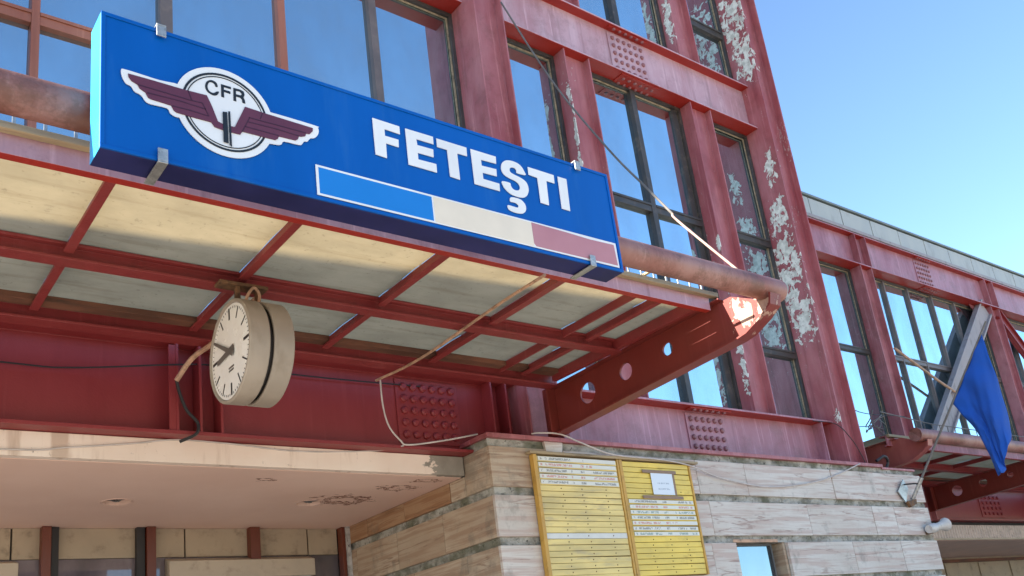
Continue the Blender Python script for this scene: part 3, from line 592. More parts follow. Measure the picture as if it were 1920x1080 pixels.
def canopy(T, dy, x0, x1, brackets, rafters, pipe, xpipe, front_plank=True, clips=True, bmat='red_beam', pmat='red_pipe'):
    for xb in brackets: bracket(T, xb, dy, 'red_bracket_skylit' if xb == 19.55 else 'red_bracket')
    b = MB(); b.tube([(xpipe[0], 5.86+dy, 4.115), (xpipe[1]-.05, 5.86+dy, 4.115), (xpipe[1]-.012, 5.86+dy, 4.115), (xpipe[1], 5.86+dy, 4.115)], [pipe, pipe, pipe*.97, pipe*.88], 28)
    b.build('front_pipe', pmat, T, smooth=True)
    # front channel, middle and inner beams
    MB().prism([(6.58, 4.105), (6.668, 4.105), (6.668, 4.13), (6.61, 4.13), (6.61, 4.275), (6.76, 4.275), (6.76, 4.30), (6.58, 4.30)], 'x', x0, x1).build('front_beam', 'red_chalky' if dy == 0 else 'red_exposed', T, bevel=0.003) if dy == 0 else \
        MB().prism([(6.58+dy, 4.07), (6.668+dy, 4.07), (6.668+dy, 4.10), (6.61+dy, 4.10), (6.61+dy, 4.29), (6.76+dy, 4.29), (6.76+dy, 4.32), (6.58+dy, 4.32)], 'x', x0, x1).build('front_beam', 'red_exposed', T, bevel=0.003)
    fb = [c for c in T.children if c.name.startswith('front_beam')][0]; fb.data.materials.append(MT['red_vivid'])
    for p in fb.data.polygons:
        if p.normal.z < -0.6: p.material_index = 1
    for nm, y, zb, zt, hw in (('middle_beam', 8.24, 4.145, 4.32, .085), ('inner_beam', 9.63, 4.12, 4.32, .10)):
        y += dy
        MB().prism([(y-hw, zb), (y+hw, zb), (y+hw, zb+.028), (y+.015, zb+.028), (y+.015, zt-.028), (y+hw, zt-.028), (y+hw, zt), (y-hw, zt), (y-hw, zt-.028), (y-.015, zt-.028), (y-.015, zb+.028), (y-hw, zb+.028)], 'x', x0, x1).build(nm, bmat, T, bevel=0.003)
    MB().box(x0, x1, 9.36+dy, 9.52+dy, 4.25, 4.315).build('ledge_board', 'brown_ledge', T, bevel=0.003)
    rows = ((6.77+dy, 8.15+dy), (8.33+dy, 9.52+dy))
    rf = sorted(rafters)
    for (ya, yb) in rows:
        for x, hw in rf:
            MB().prism([(x-hw, 4.205), (x+hw, 4.205), (x+hw, 4.235), (x+.012, 4.235), (x+.012, 4.312), (x-.012, 4.312), (x-.012, 4.235), (x-hw, 4.235)], 'y', ya, yb).build('rafter', bmat, T, bevel=0.002)
    MB().box(x1-.10, x1-.02, 6.77+dy, 9.52+dy, 4.17, 4.31).build('edge_rafter', bmat, T, bevel=0.003)
    xs = [x0] + [x for x, h in rf] + [x1]
    for (ya, yb) in ((6.62+dy, 8.24+dy), (8.245+dy, 9.85+dy)):
        for i in range(len(xs)-1):
            a, c = xs[i]+(.004), xs[i+1]-.004; v = []; f = []; nx, ny = 8, 10; sg = random.uniform(.0, .012)
            for j in range(ny+1):
                for k in range(nx+1):
                    u, t = k/nx, j/ny
                    v.append((a+(c-a)*u, ya+(yb-ya)*t, 4.326 + .006*math.sin(t*ny*1.57) - sg*math.sin(math.pi*u)*math.sin(math.pi*t)))
            for j in range(ny):
                for k in range(nx): f.append((j*(nx+1)+k, j*(nx+1)+k+1, (j+1)*(nx+1)+k+1, (j+1)*(nx+1)+k))
            MB().add(v, f).build('roof_panel', 'roof_sheet', T, smooth=True)
    if front_plank: MB().box(x0, x1+.10, 6.50+dy, 6.575+dy, 4.265, 4.325).build('edge_plank', 'timber', T, bevel=0.004)
    if clips:
        x = x0 + (1.11-x0) % .213
        while x < x1:
            MB().box(x-.012, x+.012, 6.600+dy, 6.612+dy, 4.335, 4.60).build('upright_clip', 'galvanised', T); x += .213
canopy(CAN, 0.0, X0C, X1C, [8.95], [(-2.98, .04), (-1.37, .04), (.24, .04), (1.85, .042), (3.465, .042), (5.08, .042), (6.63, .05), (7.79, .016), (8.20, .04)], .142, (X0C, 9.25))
MB().box(7.66, 7.70, 6.2, 6.75, 4.345, 4.37).build('loose_batten', 'timber', CAN)

# ================================================================== STATION SIGN
SX, SZ, SYF, SYB = 1.402, 3.582, 5.42, 5.665
LW, LH_ = 4.68, 1.055
SGN = thing('station_sign', 'long blue illuminated station sign with winged emblem and tricolour stripe above the canopy edge', 'sign', (SX+LW/2, 5.56, SZ))
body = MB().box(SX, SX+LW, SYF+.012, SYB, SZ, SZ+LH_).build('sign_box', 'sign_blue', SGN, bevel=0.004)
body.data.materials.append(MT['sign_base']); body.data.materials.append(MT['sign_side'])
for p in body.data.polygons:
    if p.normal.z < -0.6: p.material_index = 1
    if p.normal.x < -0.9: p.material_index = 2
def sg(u, v, w_): return (SX+u, SYF-w_, SZ+v)
MB().box(SX+.012, SX+LW-.012, SYF+.006, SYF+.0118, SZ+.012, SZ+LH_-.012).build('face_panel', 'sign_blue', SGN)
fr = MB(); t = .028
for a in ((0, LW, 0, t), (0, LW, LH_-t, LH_), (0, t, t, LH_-t), (LW-t, LW, t, LH_-t)): fr.box(SX+a[0], SX+a[1], SYF-.004, SYF+.0055, SZ+a[2], SZ+a[3])
fr.build('frame', 'sign_blue', SGN, bevel=0.002)
EM = {
 'S_': [(3.604, 0.759), (3.599, 0.79), (3.572, 0.836), (3.525, 0.861), (3.458, 0.865), (3.398, 0.852), (3.351, 0.816), (3.331, 0.77), (3.333, 0.726), (3.357, 0.695), (3.404, 0.677), (3.469, 0.665), (3.507, 0.645), (3.519, 0.61), (3.501, 0.58), (3.465, 0.567), (3.43, 0.576), (3.413, 0.602), (3.408, 0.627), (3.32, 0.622), (3.323, 0.582), (3.35, 0.545), (3.403, 0.514), (3.468, 0.505), (3.536, 0.512), (3.583, 0.541), (3.61, 0.585), (3.619, 0.629), (3.606, 0.678), (3.568, 0.706), (3.511, 0.721), (3.454, 0.732), (3.427, 0.747), (3.427, 0.774), (3.447, 0.794), (3.482, 0.8), (3.504, 0.783), (3.508, 0.754)],
 'CED': [(3.391, 0.478), (3.449, 0.489), (3.507, 0.485), (3.544, 0.457), (3.556, 0.419), (3.544, 0.379), (3.51, 0.349), (3.458, 0.337), (3.4, 0.338), (3.353, 0.352), (3.347, 0.391), (3.401, 0.393), (3.45, 0.392), (3.469, 0.405), (3.464, 0.426), (3.432, 0.437), (3.384, 0.436)],
 'F': [(2.048, 0.864), (2.299, 0.861), (2.298, 0.787), (2.153, 0.792), (2.152, 0.729), (2.278, 0.729), (2.273, 0.658), (2.155, 0.661), (2.151, 0.523), (2.049, 0.529)],
 'E1': [(2.354, 0.86), (2.626, 0.862), (2.623, 0.789), (2.454, 0.789), (2.458, 0.733), (2.614, 0.736), (2.61, 0.661), (2.454, 0.659), (2.453, 0.596), (2.629, 0.601), (2.627, 0.52), (2.353, 0.521)],
 'T1': [(2.659, 0.857), (2.968, 0.857), (2.964, 0.772), (2.861, 0.77), (2.858, 0.514), (2.758, 0.518), (2.758, 0.775), (2.659, 0.775)],
 'E2': [(3.011, 0.857), (3.285, 0.858), (3.279, 0.785), (3.112, 0.779), (3.112, 0.72), (3.272, 0.728), (3.267, 0.656), (3.112, 0.651), (3.111, 0.589), (3.285, 0.587), (3.28, 0.512), (3.009, 0.514)],
 'T2': [(3.648, 0.855), (3.956, 0.852), (3.95, 0.764), (3.852, 0.765), (3.839, 0.51), (3.742, 0.513), (3.746, 0.768), (3.644, 0.775)],
 'I': [(4.003, 0.851), (4.112, 0.852), (4.096, 0.512), (3.994, 0.514)],
 'MWL': [(0.17, 0.606), (0.341, 0.608), (0.544, 0.607), (0.701, 0.614), (0.735, 0.538), (0.775, 0.425), (0.812, 0.414), (0.809, 0.365), (0.75, 0.372), (0.728, 0.403), (0.558, 0.402), (0.556, 0.403), (0.488, 0.404), (0.469, 0.415), (0.451, 0.449), (0.317, 0.454), (0.299, 0.461), (0.281, 0.495), (0.245, 0.513), (0.231, 0.539), (0.191, 0.556), (0.173, 0.58)],
 'MWR': [(0.859, 0.413), (0.897, 0.417), (0.98, 0.612), (1.134, 0.605), (1.511, 0.597), (1.507, 0.569), (1.48, 0.536), (1.452, 0.531), (1.443, 0.507), (1.412, 0.492), (1.392, 0.489), (1.381, 0.462), (1.36, 0.445), (1.23, 0.44), (1.222, 0.419), (1.2, 0.4), (1.124, 0.398), (0.952, 0.397), (0.935, 0.366), (0.86, 0.365)],
 'WWL': [(0.127, 0.621), (0.141, 0.635), (0.249, 0.634), (0.378, 0.63), (0.518, 0.639), (0.606, 0.577), (0.564, 0.394), (0.525, 0.378), (0.48, 0.374), (0.446, 0.39), (0.424, 0.423), (0.317, 0.419), (0.281, 0.433), (0.256, 0.468), (0.213, 0.484), (0.191, 0.516), (0.159, 0.527), (0.138, 0.559), (0.127, 0.595)],
 'WWR': [(1.069, 0.621), (1.168, 0.632), (1.531, 0.63), (1.555, 0.616), (1.561, 0.585), (1.545, 0.543), (1.518, 0.516), (1.487, 0.504), (1.46, 0.469), (1.435, 0.462), (1.414, 0.432), (1.388, 0.419), (1.272, 0.413), (1.251, 0.384), (1.222, 0.37), (1.155, 0.361), (1.034, 0.338)],
 'gl1': [(0.231, 0.539), (0.585, 0.534), (0.667, 0.539)],
 'gl2': [(0.292, 0.496), (0.508, 0.504), (0.69, 0.496)],
 'gl3': [(0.458, 0.447), (0.565, 0.451), (0.704, 0.446)],
 'gl4': [(0.667, 0.539), (0.712, 0.444)],
 'gl5': [(0.568, 0.61), (0.593, 0.537)],
 'gr1': [(1.005, 0.528), (1.254, 0.533), (1.45, 0.535)],
 'gr2': [(0.999, 0.49), (1.204, 0.497), (1.393, 0.491)],
 'gr3': [(0.974, 0.444), (1.23, 0.445)],
 'gr4': [(1.01, 0.529), (0.95, 0.394)],
 'gr5': [(1.11, 0.598), (1.091, 0.545)],
 'rail1': [(0.81, 0.513), (0.842, 0.52), (0.845, 0.265), (0.81, 0.268)],
 'rail2': [(0.851, 0.529), (0.865, 0.533), (0.869, 0.244), (0.854, 0.255)],
 'C': [(0.783, 0.715), (0.774, 0.747), (0.737, 0.756), (0.703, 0.73), (0.692, 0.687), (0.707, 0.65), (0.744, 0.633), (0.775, 0.643), (0.792, 0.675), (0.775, 0.673), (0.751, 0.653), (0.721, 0.659), (0.709, 0.693), (0.72, 0.728), (0.74, 0.739), (0.763, 0.728), (0.766, 0.713)],
 'Fl': [(0.808, 0.747), (0.881, 0.747), (0.88, 0.729), (0.828, 0.729), (0.828, 0.707), (0.876, 0.707), (0.875, 0.687), (0.827, 0.689), (0.828, 0.641), (0.807, 0.642)],
 'Rl': [(0.899, 0.747), (0.95, 0.749), (0.975, 0.741), (0.982, 0.716), (0.973, 0.688), (0.981, 0.671), (0.985, 0.642), (0.964, 0.642), (0.96, 0.668), (0.948, 0.68), (0.916, 0.68), (0.917, 0.638), (0.896, 0.639)],
 'Rh': [(0.917, 0.729), (0.946, 0.731), (0.961, 0.716), (0.952, 0.7), (0.917, 0.699)],
}
def smooth2(p, k=3): 
    q = [(a[0], a[1], 0) for a in p]; q = q + q[:1]
    P_ = [Vector(x) for x in q]; m = len(P_)-1; out = []
    for i in range(m):
        a, b, c, d = P_[(i-1) % m], P_[i], P_[(i+1) % m], P_[(i+2) % m]
        for j in range(k):
            t_ = j/k; out.append((0.5*((2*b)+(c-a)*t_+(2*a-5*b+4*c-d)*t_*t_+(3*b-a-3*c+d)*t_**3))[:2])
    return out
def plate(name, loops, mat, parent, lvl, th=.004, label=None): return flat(name, loops, mat, parent, lambda u, v, w_: sg(u, v, w_+lvl), th, label)
EMB = plate('emblem', [circ(.836, .521, .358, 64)], 'sign_white', SGN, .0035, .006, 'round white winged railway emblem')
plate('wing_backing', [smooth2(EM['WWL'])], 'sign_white', EMB, .0045, .006); plate('wing_backing', [smooth2(EM['WWR'])], 'sign_white', EMB, .0052, .006)
plate('ring', [circ(.836, .521, .313, 64), circ(.836, .521, .297, 64)], 'sign_black', EMB, .0088, .003)
plate('ring', [circ(.836, .521, .286, 64), circ(.836, .521, .279, 64)], 'sign_black', EMB, .0088, .003)
plate('wing', [EM['MWL']], 'sign_maroon', EMB, .011, .005); plate('wing', [EM['MWR']], 'sign_maroon', EMB, .011, .005)
for k in ('gl1', 'gl2', 'gl3', 'gl4', 'gl5', 'gr1', 'gr2', 'gr3', 'gr4', 'gr5'):
    l = EM[k]; a = []; b = []
    for i, p in enumerate(l):
        q = l[min(i+1, len(l)-1)]; r_ = l[max(i-1, 0)]; d = Vector((q[0]-r_[0], q[1]-r_[1])).normalized()*.0045
        a.append((p[0]-d.y, p[1]+d.x)); b.append((p[0]+d.y, p[1]-d.x))
    plate('feather_line', [a + b[::-1]], 'sign_groove', EMB, .0143, .001)
plate('rail', [EM['rail1']], 'sign_black', EMB, .0162, .003); plate('rail', [EM['rail2']], 'sign_black', EMB, .0162, .003)
plate('letter', [smooth2(EM['C'])], 'sign_black', EMB, .0085, .003); plate('letter', [EM['Fl']], 'sign_black', EMB, .0085, .003); plate('letter', [EM['Rl'], EM['Rh']], 'sign_black', EMB, .0085, .003)
for k in ('F', 'E1', 'T1', 'E2', 'T2', 'I'): plate('letter', [EM[k]], 'sign_white', SGN, .0035, .006)
SL = plate('letter', [smooth2(EM['S_'])], 'sign_white', SGN, .0035, .006); plate('cedilla', [smooth2(EM['CED'])], 'sign_white', SL, .0035, .006)
def rect(a, b, c, d): return [(a, c), (b, c), (b, d), (a, d)]
plate('stripe_border', [rect(1.515, 4.63, .036, .292), rect(1.537, 2.545, .053, .275)], 'sign_white', SGN, .002, .003)
plate('blue_stripe', [rect(1.537, 2.545, .053, .275)], 'sign_light_blue', SGN, .002, .002)
plate('yellow_stripe', [rect(2.56, 3.59, .048, .278)], 'sign_cream', SGN, .0045, .002, 'stripe bleached from yellow to cream')
plate('red_stripe', [[(3.592, .075), (3.615, .05), (4.612, .056), (4.60, .27), (4.3, .262), (4.0, .272), (3.592, .28)]], 'faded_red_film', SGN, .0045, .002, 'red stripe faded to pink and crazed')
for u in (.355, 4.235):
    for top in (0, 1):
        c = MB(); x0, x1 = SX+u, SX+u+.066
        if top: c.box(x0, x1, SYF-.03, SYF-.0165, SZ+LH_-.075, SZ+LH_+.012); c.box(x0, x1, SYF-.03, SYF+.07, SZ+LH_+.012, SZ+LH_+.024)
        else: c.box(x0, x1, SYF-.03, SYF-.0165, SZ-.012, SZ+.085); c.box(x0, x1, SYF-.03, SYB+.03, SZ-.026, SZ-.012)
        c.build('clip', 'galvanised', SGN, bevel=0.002)
for u in (1.0, 3.7):
    MB().box(SX+u, SX+u+.05, SYB, 5.75, SZ+.45, SZ+.62).build('hanger', 'red_pipe', SGN)

# ================================================================== CLOCK
CX, CY, CZ, CR = 3.275, 8.06, 3.405, .515
CLK = thing('station_clock', 'round double-drum beige station clock hanging under the canopy, reading ten to nine', 'clock', (3.53, CY, 4.14))
def drum(x0, x1, nm, r):
    prof = [(x0+.02, r-.055), (x0+.02, r-.04), (x0, r-.03), (x0, r-.012), (x0+.012, r), (x1-.012, r), (x1, r-.012), (x1, r-.3)]
    n_ = 64; v = []; f = []
    for (x, q) in prof: v += [(x, CY+q*math.sin(2*math.pi*i/n_), CZ+q*math.cos(2*math.pi*i/n_)) for i in range(n_)]
    for a in range(len(prof)-1):
        for i in range(n_): f.append((a*n_+i, a*n_+(i+1) % n_, (a+1)*n_+(i+1) % n_, (a+1)*n_+i))
    f.append(tuple(range((len(prof)-1)*n_, len(prof)*n_)))
    return MB().add(v, f).build(nm, 'clock_case', CLK, smooth=True)
D1 = drum(CX, CX+.205, 'case', CR)
D2 = drum(CX+.245, CX+.45, 'case', CR)
MB().tube([(CX+.2, CY, CZ), (CX+.25, CY, CZ)], CR-.05, 48).build('case_joint', 'cable_black', CLK)
def cdisc(x0, x1, r, nm, mat, par, dome=0.0):
    n_ = 64; v = []; f = []
    rs = [r, r*.75, r*.5, r*.25]
    for k, q in enumerate(rs): v += [(x0 - dome*(1-(q/r)**2), CY+q*math.sin(2*math.pi*i/n_), CZ+q*math.cos(2*math.pi*i/n_)) for i in range(n_)]
    for a in range(3):
        for i in range(n_): f.append((a*n_+i, a*n_+(i+1) % n_, (a+1)*n_+(i+1) % n_, (a+1)*n_+i))
    f.append(tuple(range(3*n_, 4*n_)))
    return MB().add(v, f).build(nm, mat, par, smooth=True)
DIAL = cdisc(CX+.018, 0, CR-.042, 'dial', 'clock_dial', CLK)
def pol(a, r): a = R(a); return (CY - r*math.sin(a), CZ + r*math.cos(a))     # clockwise as seen from the dial side
def bar(a, r0, r1, w0, w1, x, nm, mat, par, th=.003):
    p, q = Vector(pol(a, r0)), Vector(pol(a, r1)); t_ = Vector((-(q-p).y, (q-p).x)).normalized()
    MB().prism([tuple(p+t_*w0), tuple(q+t_*w1), tuple(q-t_*w1), tuple(p-t_*w0)], 'x', x-th, x).build(nm, mat, par)
for k in range(12): bar(30*k, .325, .445, .0075 if k % 3 else .014, .0075 if k % 3 else .014, CX+.0165, 'hour_mark', 'clock_ink', DIAL)
mm = MB()
for k in range(60):
    if k % 5:
        p, q = Vector(pol(6*k, .425)), Vector(pol(6*k, .447)); t_ = Vector((-(q-p).y, (q-p).x)).normalized()*.0035
        mm.prism([tuple(p+t_), tuple(q+t_), tuple(q-t_), tuple(p-t_)], 'x', CX+.0142, CX+.0165)
mm.build('minute_marks', 'clock_ink', DIAL, kind='stuff')
bar(265, -.10, .31, .034, .024, CX+.006, 'hour_hand', 'clock_grey', CLK); bar(300, -.11, .42, .028, .013, CX-.002, 'minute_hand', 'clock_grey', CLK)
for k in range(2): MB().box(CX+.0135, CX+.0165, CY-.075+.01*k, CY+.05, CZ-.175-.03*k, CZ-.158-.03*k).build('maker_line', 'clock_grey', DIAL)
hg = MB(); hg.box(CX-.08, CX+.42, 8.02, 8.17, 4.105, 4.14)
hg.build('mount_plate', 'rusty_iron', CLK, bevel=0.004)
for x in (CX+.09, CX+.30): MB().box(x, x+.045, 8.04, 8.10, CZ+CR-.01, 4.104).build('hanger', 'rusty_iron', CLK, bevel=0.004)
MB().tube(spline([(CX+.16, 8.03, CZ+CR-.02), (CX+.20, 8.0, 4.02), (CX+.26, 8.0, 4.09), (CX+.31, 8.0, 4.02), (CX+.30, 8.02, CZ+CR-.02)], 5), .016, 7).build('feed_cable', 'conduit_tan', CLK, smooth=True)

# ================================================================== TIMETABLE BOARDS
def board(nm, label, x0, x1, z0, z1, rows, strips, sm='slat_yellow'):
    T = thing(nm, label, 'timetable', ((x0+x1)/2, 9.76, z0))
    MB().box(x0, x1, 9.755, 9.79, z0, z1).build('backing_board', 'board_back', T)
    fr = .035
    MB().box(x0-.03, x0+fr, 9.70, 9.79, z0, z1).build('frame_side', 'board_frame', T, bevel=0.004)
    MB().box(x1-fr, x1+.004, 9.705, 9.79, z0, z1).build('frame_side', 'board_frame', T, bevel=0.004)
    h = (z1-z0-.03)/rows
    for i in range(rows):
        zt = z1-.02-h*i; zb = zt-h*.92; d = random.uniform(-.004, .004); tl = random.uniform(-.007, .007)
        mt = strips.get(i, sm)
        xa, xb = x0+fr+.006, x1-fr-.006
        v = [(x, y, z) for y in (9.722+d, 9.75) for x, z in ((xa, zb), (xb, zb+tl), (xb, zt+tl), (xa, zt))]
        o = MB().add(v, [(0, 1, 2, 3), (7, 6, 5, 4), (0, 4, 5, 1), (1, 5, 6, 2), (2, 6, 7, 3), (3, 7, 4, 0)]).build('slat', sm if mt != 'slat_white' else mt, T, bevel=0.002, segs=1)
        if mt.startswith('print'):
            MB().box(xa+.02, xb-.03, 9.709+d, 9.7165+d, zb+.012, zt-.008).build('printed_strip', mt, o)
        elif i > 4:
            for x in (xa+.26*(xb-xa), xa+.52*(xb-xa), xa+.8*(xb-xa)): bolt((x+random.uniform(-.03, .03), 9.722+d, (zb+zt)/2), 'y', 'rusty_iron', o, .28)
    return T
s1 = {0: 'print_black_short', 1: 'print_red', 2: 'print_black', 3: 'print_red_long', 4: 'print_black', 13: 'slat_white'}
board('timetable_board', 'yellow slatted timetable board with five printed strips at its top, beside the stone corner', 8.36, 10.02, .42, 3.10, 31, s1, 'slat_pale')
s2 = {7: 'print_black', 8: 'print_red_long', 9: 'print_green', 10: 'print_black', 11: 'print_red', 12: 'print_black', 13: 'print_green'}
board('timetable_board', 'yellow slatted timetable board with a taped paper notice above seven printed strips', 10.06, 11.65, 1.31, 3.10, 21, s2)
RAIL = tag(MB().box(8.27, 11.84, 9.68, 9.79, 3.105, 3.145).build('board_rail', 'timber', None, bevel=0.004), 'thin weathered rail running along the top of both yellow timetable boards', 'rail')
NT = thing('paper_notice', 'white paper notice held by brown tape on the right-hand timetable board', 'notice', (10.9, 9.70, 2.58))
MB().box(10.68, 11.17, 9.699, 9.7025, 2.57, 2.92).build('paper', 'print_notice', NT)
for a in ((10.50, 11.27, 2.912, 2.962, .004), (10.43, 11.35, 2.50, 2.552, -.003), (11.175, 11.215, 2.555, 2.91, 0)):
    MB().box(a[0], a[1], 9.6955, 9.6985, a[2], a[3]).build('tape', 'tape_brown', NT)

# ================================================================== RIGHT WING
DY = 3.85
WNG = thing('station_wing', 'lower red steel-framed wing with white panelled cornice and diagonal braces, right of the hall', 'building', (31, 14.2, GZ))
MB().box(17.45, 75, 14.42, 32, 3.02, 13.55).build('building_core', 'interior', WNG)
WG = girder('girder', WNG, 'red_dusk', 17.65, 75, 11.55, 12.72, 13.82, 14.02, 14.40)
splice(WG, 'red_dusk', 30.85, 31.92, 11.63, 12.62, 14.02, 5, 6, top=12.675, bot=11.55, yfl=13.82, k=1.2)
for x in (26.82, 27.44, 35.78, 36.40):
    MB().box(x, x+.03, 13.80, 14.02, 11.597, 12.673).build('stiffener', 'red_exposed', WG, bevel=0.003)
for x0 in (26.80, 35.76, 44.7):
    hpost('post', WNG, 'red_exposed', x0, x0+.68, 13.84, 14.02, 14.40, 3.2, 11.548)
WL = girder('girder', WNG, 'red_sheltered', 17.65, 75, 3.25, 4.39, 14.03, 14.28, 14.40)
splice(WL, 'red_sheltered', 31.3, 32.9, 3.4, 4.2, 14.28, 4, 5, k=1.4)
CORN = MB().box(17.5, 75, 14.00, 14.4, 12.88, 13.60).build('cornice', 'cornice_metal', WNG)
x = 17.7
while x < 60:
    MB().box(x+.02, x+1.755, 13.93+random.uniform(-.004, .004), 13.995, 12.90+random.uniform(-.004, .004), 13.56).build('cornice_panel', 'cornice_white', CORN, bevel=0.006); x += 1.775
MB().box(17.5, 75, 13.88, 14.3, 13.605, 13.68).build('coping', 'cornice_metal', CORN, bevel=0.006)
MB().box(17.5, 75, 13.80, 14.3, 12.74, 12.86).build('drip_edge', 'brace_grey', CORN, bevel=0.006)
WGY = 14.32
window(WNG, 17.65, 26.80, 4.39, 11.55, WGY, [(20.0, .08, 'dark_frame'), (22.5, .08, 'dark_frame'), (24.0, .08, 'dark_frame')], [(8.66, .16)], 'dark_frame', 'dark_frame')
window(WNG, 27.48, 35.76, 4.39, 11.55, WGY, [(28.75, .075, 'grey_frame'), (30.3, .075, 'grey_frame'), (31.95, .075, 'grey_frame'), (33.6, .075, 'grey_frame')], [(8.66, .17)], 'dark_frame', 'grey_frame')
window(WNG, 36.44, 44.7, 4.39, 11.55, WGY, [(38, .075, 'grey_frame'), (40, .075, 'grey_frame'), (42, .1, 'grey_frame')], [(8.66, .17)], 'dark_frame', 'dark_frame')
def brace(p, q, wd, mat, y0, y1):
    p, q = Vector(p), Vector(q); d = (q-p).normalized(); t_ = Vector((-d.y, d.x))*wd/2
    o = MB().prism([tuple(p+t_), tuple(q+t_), tuple(q-t_), tuple(p-t_)], 'y', y0, y1).build('diagonal_brace', mat, WNG, bevel=0.004)
    for s_ in (1, -1):
        a = t_*s_; b = t_*s_*.82
        MB().prism([tuple(p+a), tuple(q+a), tuple(q+b), tuple(p+b)], 'y', y0-.09, y0-.002).build('brace_flange', mat, o, bevel=0.003)
brace((27.85, 4.6), (35.55, 11.5), .78, 'brace_grey', 13.98, 14.10)
brace((36.5, 11.4), (44.0, 4.6), .5, 'red_sheltered', 13.98, 14.10)
MB().prism([(34.6, 11.548), (36.0, 11.548), (36.0, 10.75), (35.6, 10.75)], 'y', 14.11, 14.14).build('gusset_plate', 'red_exposed', WNG)
brace((25.3, 4.6), (17.8, 11.5), .5, 'red_sheltered', 14.12, 14.2)
WF = MB().box(17.5, 75, 14.30, 14.40, 2.70, 3.14).build('fascia', 'corrugated', WNG)
x = 26.6
while x < 36: 
    MB().prism([(x, 14.298), (x+.03, 14.26), (x+.07, 14.26), (x+.10, 14.298)], 'z', 2.715, 3.13).build('fascia_rib', 'corrugated', WF); x += .165
MB().box(17.5, 75, 14.25, 14.30, 2.66, 2.712).build('fascia_trim', 'beige_light', WF)
MB().box(17.5, 75, 14.40, 18.0, 2.66, 2.75).build('soffit', 'plaster', WNG)
WB = MB().box(17.5, 75, 18.0, 18.3, GZ, 2.66).build('porch_wall', 'beige_panel', WNG)
for x in (30, 32.6, 35.2, 37.9, 40.6): MB().box(x+.02, x+2.5, 17.95, 17.998, .6, 2.45).build('panel', 'beige_panel', WB, bevel=0.005)
MB().box(17.5, 75, 17.90, 17.999, 2.47, 2.58).build('cable_tray', 'brown_ledge', WB)
MB().box(17.46, 75, 14.0, 32, 13.56, 13.60).build('roof', 'wall_render', WNG)
WCN = thing('wing_canopy', 'red canopy of the right wing, partly hidden by the blue flag, in shade', 'canopy', (27.13, 13.5, 3.46))
canopy(WCN, DY, 19.35, 50.0, [19.55, 27.13, 36.1], [(20.6, .04), (22.2, .04), (23.8, .04), (25.4, .04), (28.7, .04), (30.3, .04), (32, .04), (34, .04), (38, .04), (40, .04)], .15, (50, 19.30), clips=False, bmat='red_sheltered')
# guard wire along the top of the wing canopy
gw = MB(); gw.tube([(18.4, 9.9, 4.62), (20.5, 9.9, 4.50), (26, 9.9, 4.50)], .012, 5)
for i in range(14): gw.tube([(19.8+.35*i, 9.9, 4.30), (19.8+.35*i, 9.9, 4.51)], .010, 5)
gw.build('guard_wire', 'cable_grey', WCN)

# ================================================================== FLAG
FLG = thing('flag', 'plain blue flag drooping from a slanted pole at the right end of the stone wall', 'flag', (18.55, 9.79, 2.75))
fx = 18.62
p0, p1 = Vector((fx-.05, 9.76, 2.70)), Vector((fx, 7.38, 5.75))
MB().tube([p0, p0.lerp(p1, .5), p1], [.026, .022, .018], 10).build('pole', 'cable_grey', FLG, smooth=True)
top = spline([(fx, 7.53, 5.56), (fx+.02, 7.50, 4.9), (fx+.06, 7.52, 4.2), (fx+.05, 7.55, 3.45)], 10)
mid = spline([(fx, 8.0, 4.95), (fx-.05, 7.92, 4.3), (fx-.12, 7.83, 3.6), (fx-.1, 7.78, 2.95)], 10)
bot = spline([(fx, 8.46, 4.36), (fx+.03, 8.28, 4.0), (fx+.10, 8.12, 3.55), (fx+.06, 7.98, 2.74)], 10)
v = []; f = []; NS = 28; NT_ = len(top)
for i in range(NT_):
    for j in range(NS+1):
        s_ = j/NS; a, b, c = top[i], mid[i], bot[i]; p = a*(1-s_)**2 + (b*2-(a+c)*.5)*2*s_*(1-s_) + c*s_**2
        t_ = i/(NT_-1); am = .11*t_**.7*(1-.15*t_)
        p = p + Vector((am*math.sin(s_*11+t_*2.4) + .025*math.sin(s_*31-t_*7)*t_ + .018*math.sin(s_*19+t_*17), .45*am*math.cos(s_*11+t_*1.3), .03*math.sin(s_*9)*t_ - .10*t_*t_*math.sin(s_*3.0)))
        v.append(p)
for i in range(NT_-1):
    for j in range(NS): f.append((i*(NS+1)+j, i*(NS+1)+j+1, (i+1)*(NS+1)+j+1, (i+1)*(NS+1)+j))
cl = MB().add(v, f).build('cloth', 'flag_blue', FLG, smooth=True)
md = cl.modifiers.new('thick', 'SOLIDIFY'); md.thickness = .003
HB = flat('wall_plate', [[(18.02, 2.83), (18.33, 3.09), (18.44, 2.90), (18.22, 2.60)]], 'galvanised', FLG, lambda u, v_, w_: (u, 9.755+w_, v_), .02)
MB().tube([(18.30, 9.75, 2.98), (18.45, 9.60, 2.97), (18.56, 9.56, 2.96)], .016, 6).build('stay', 'cable_black', FLG)
MB().tube([p0+(p1-p0)*-.02, p0+(p1-p0)*.12], .04, 10).build('socket', 'galvanised', FLG, smooth=True)
MB().prism([(18.25, 2.62), (18.62, 2.68), (18.60, 2.58), (18.35, 2.50)], 'y', 9.72, 9.79).build('socket_foot', 'rusty_iron', FLG, bevel=0.004)

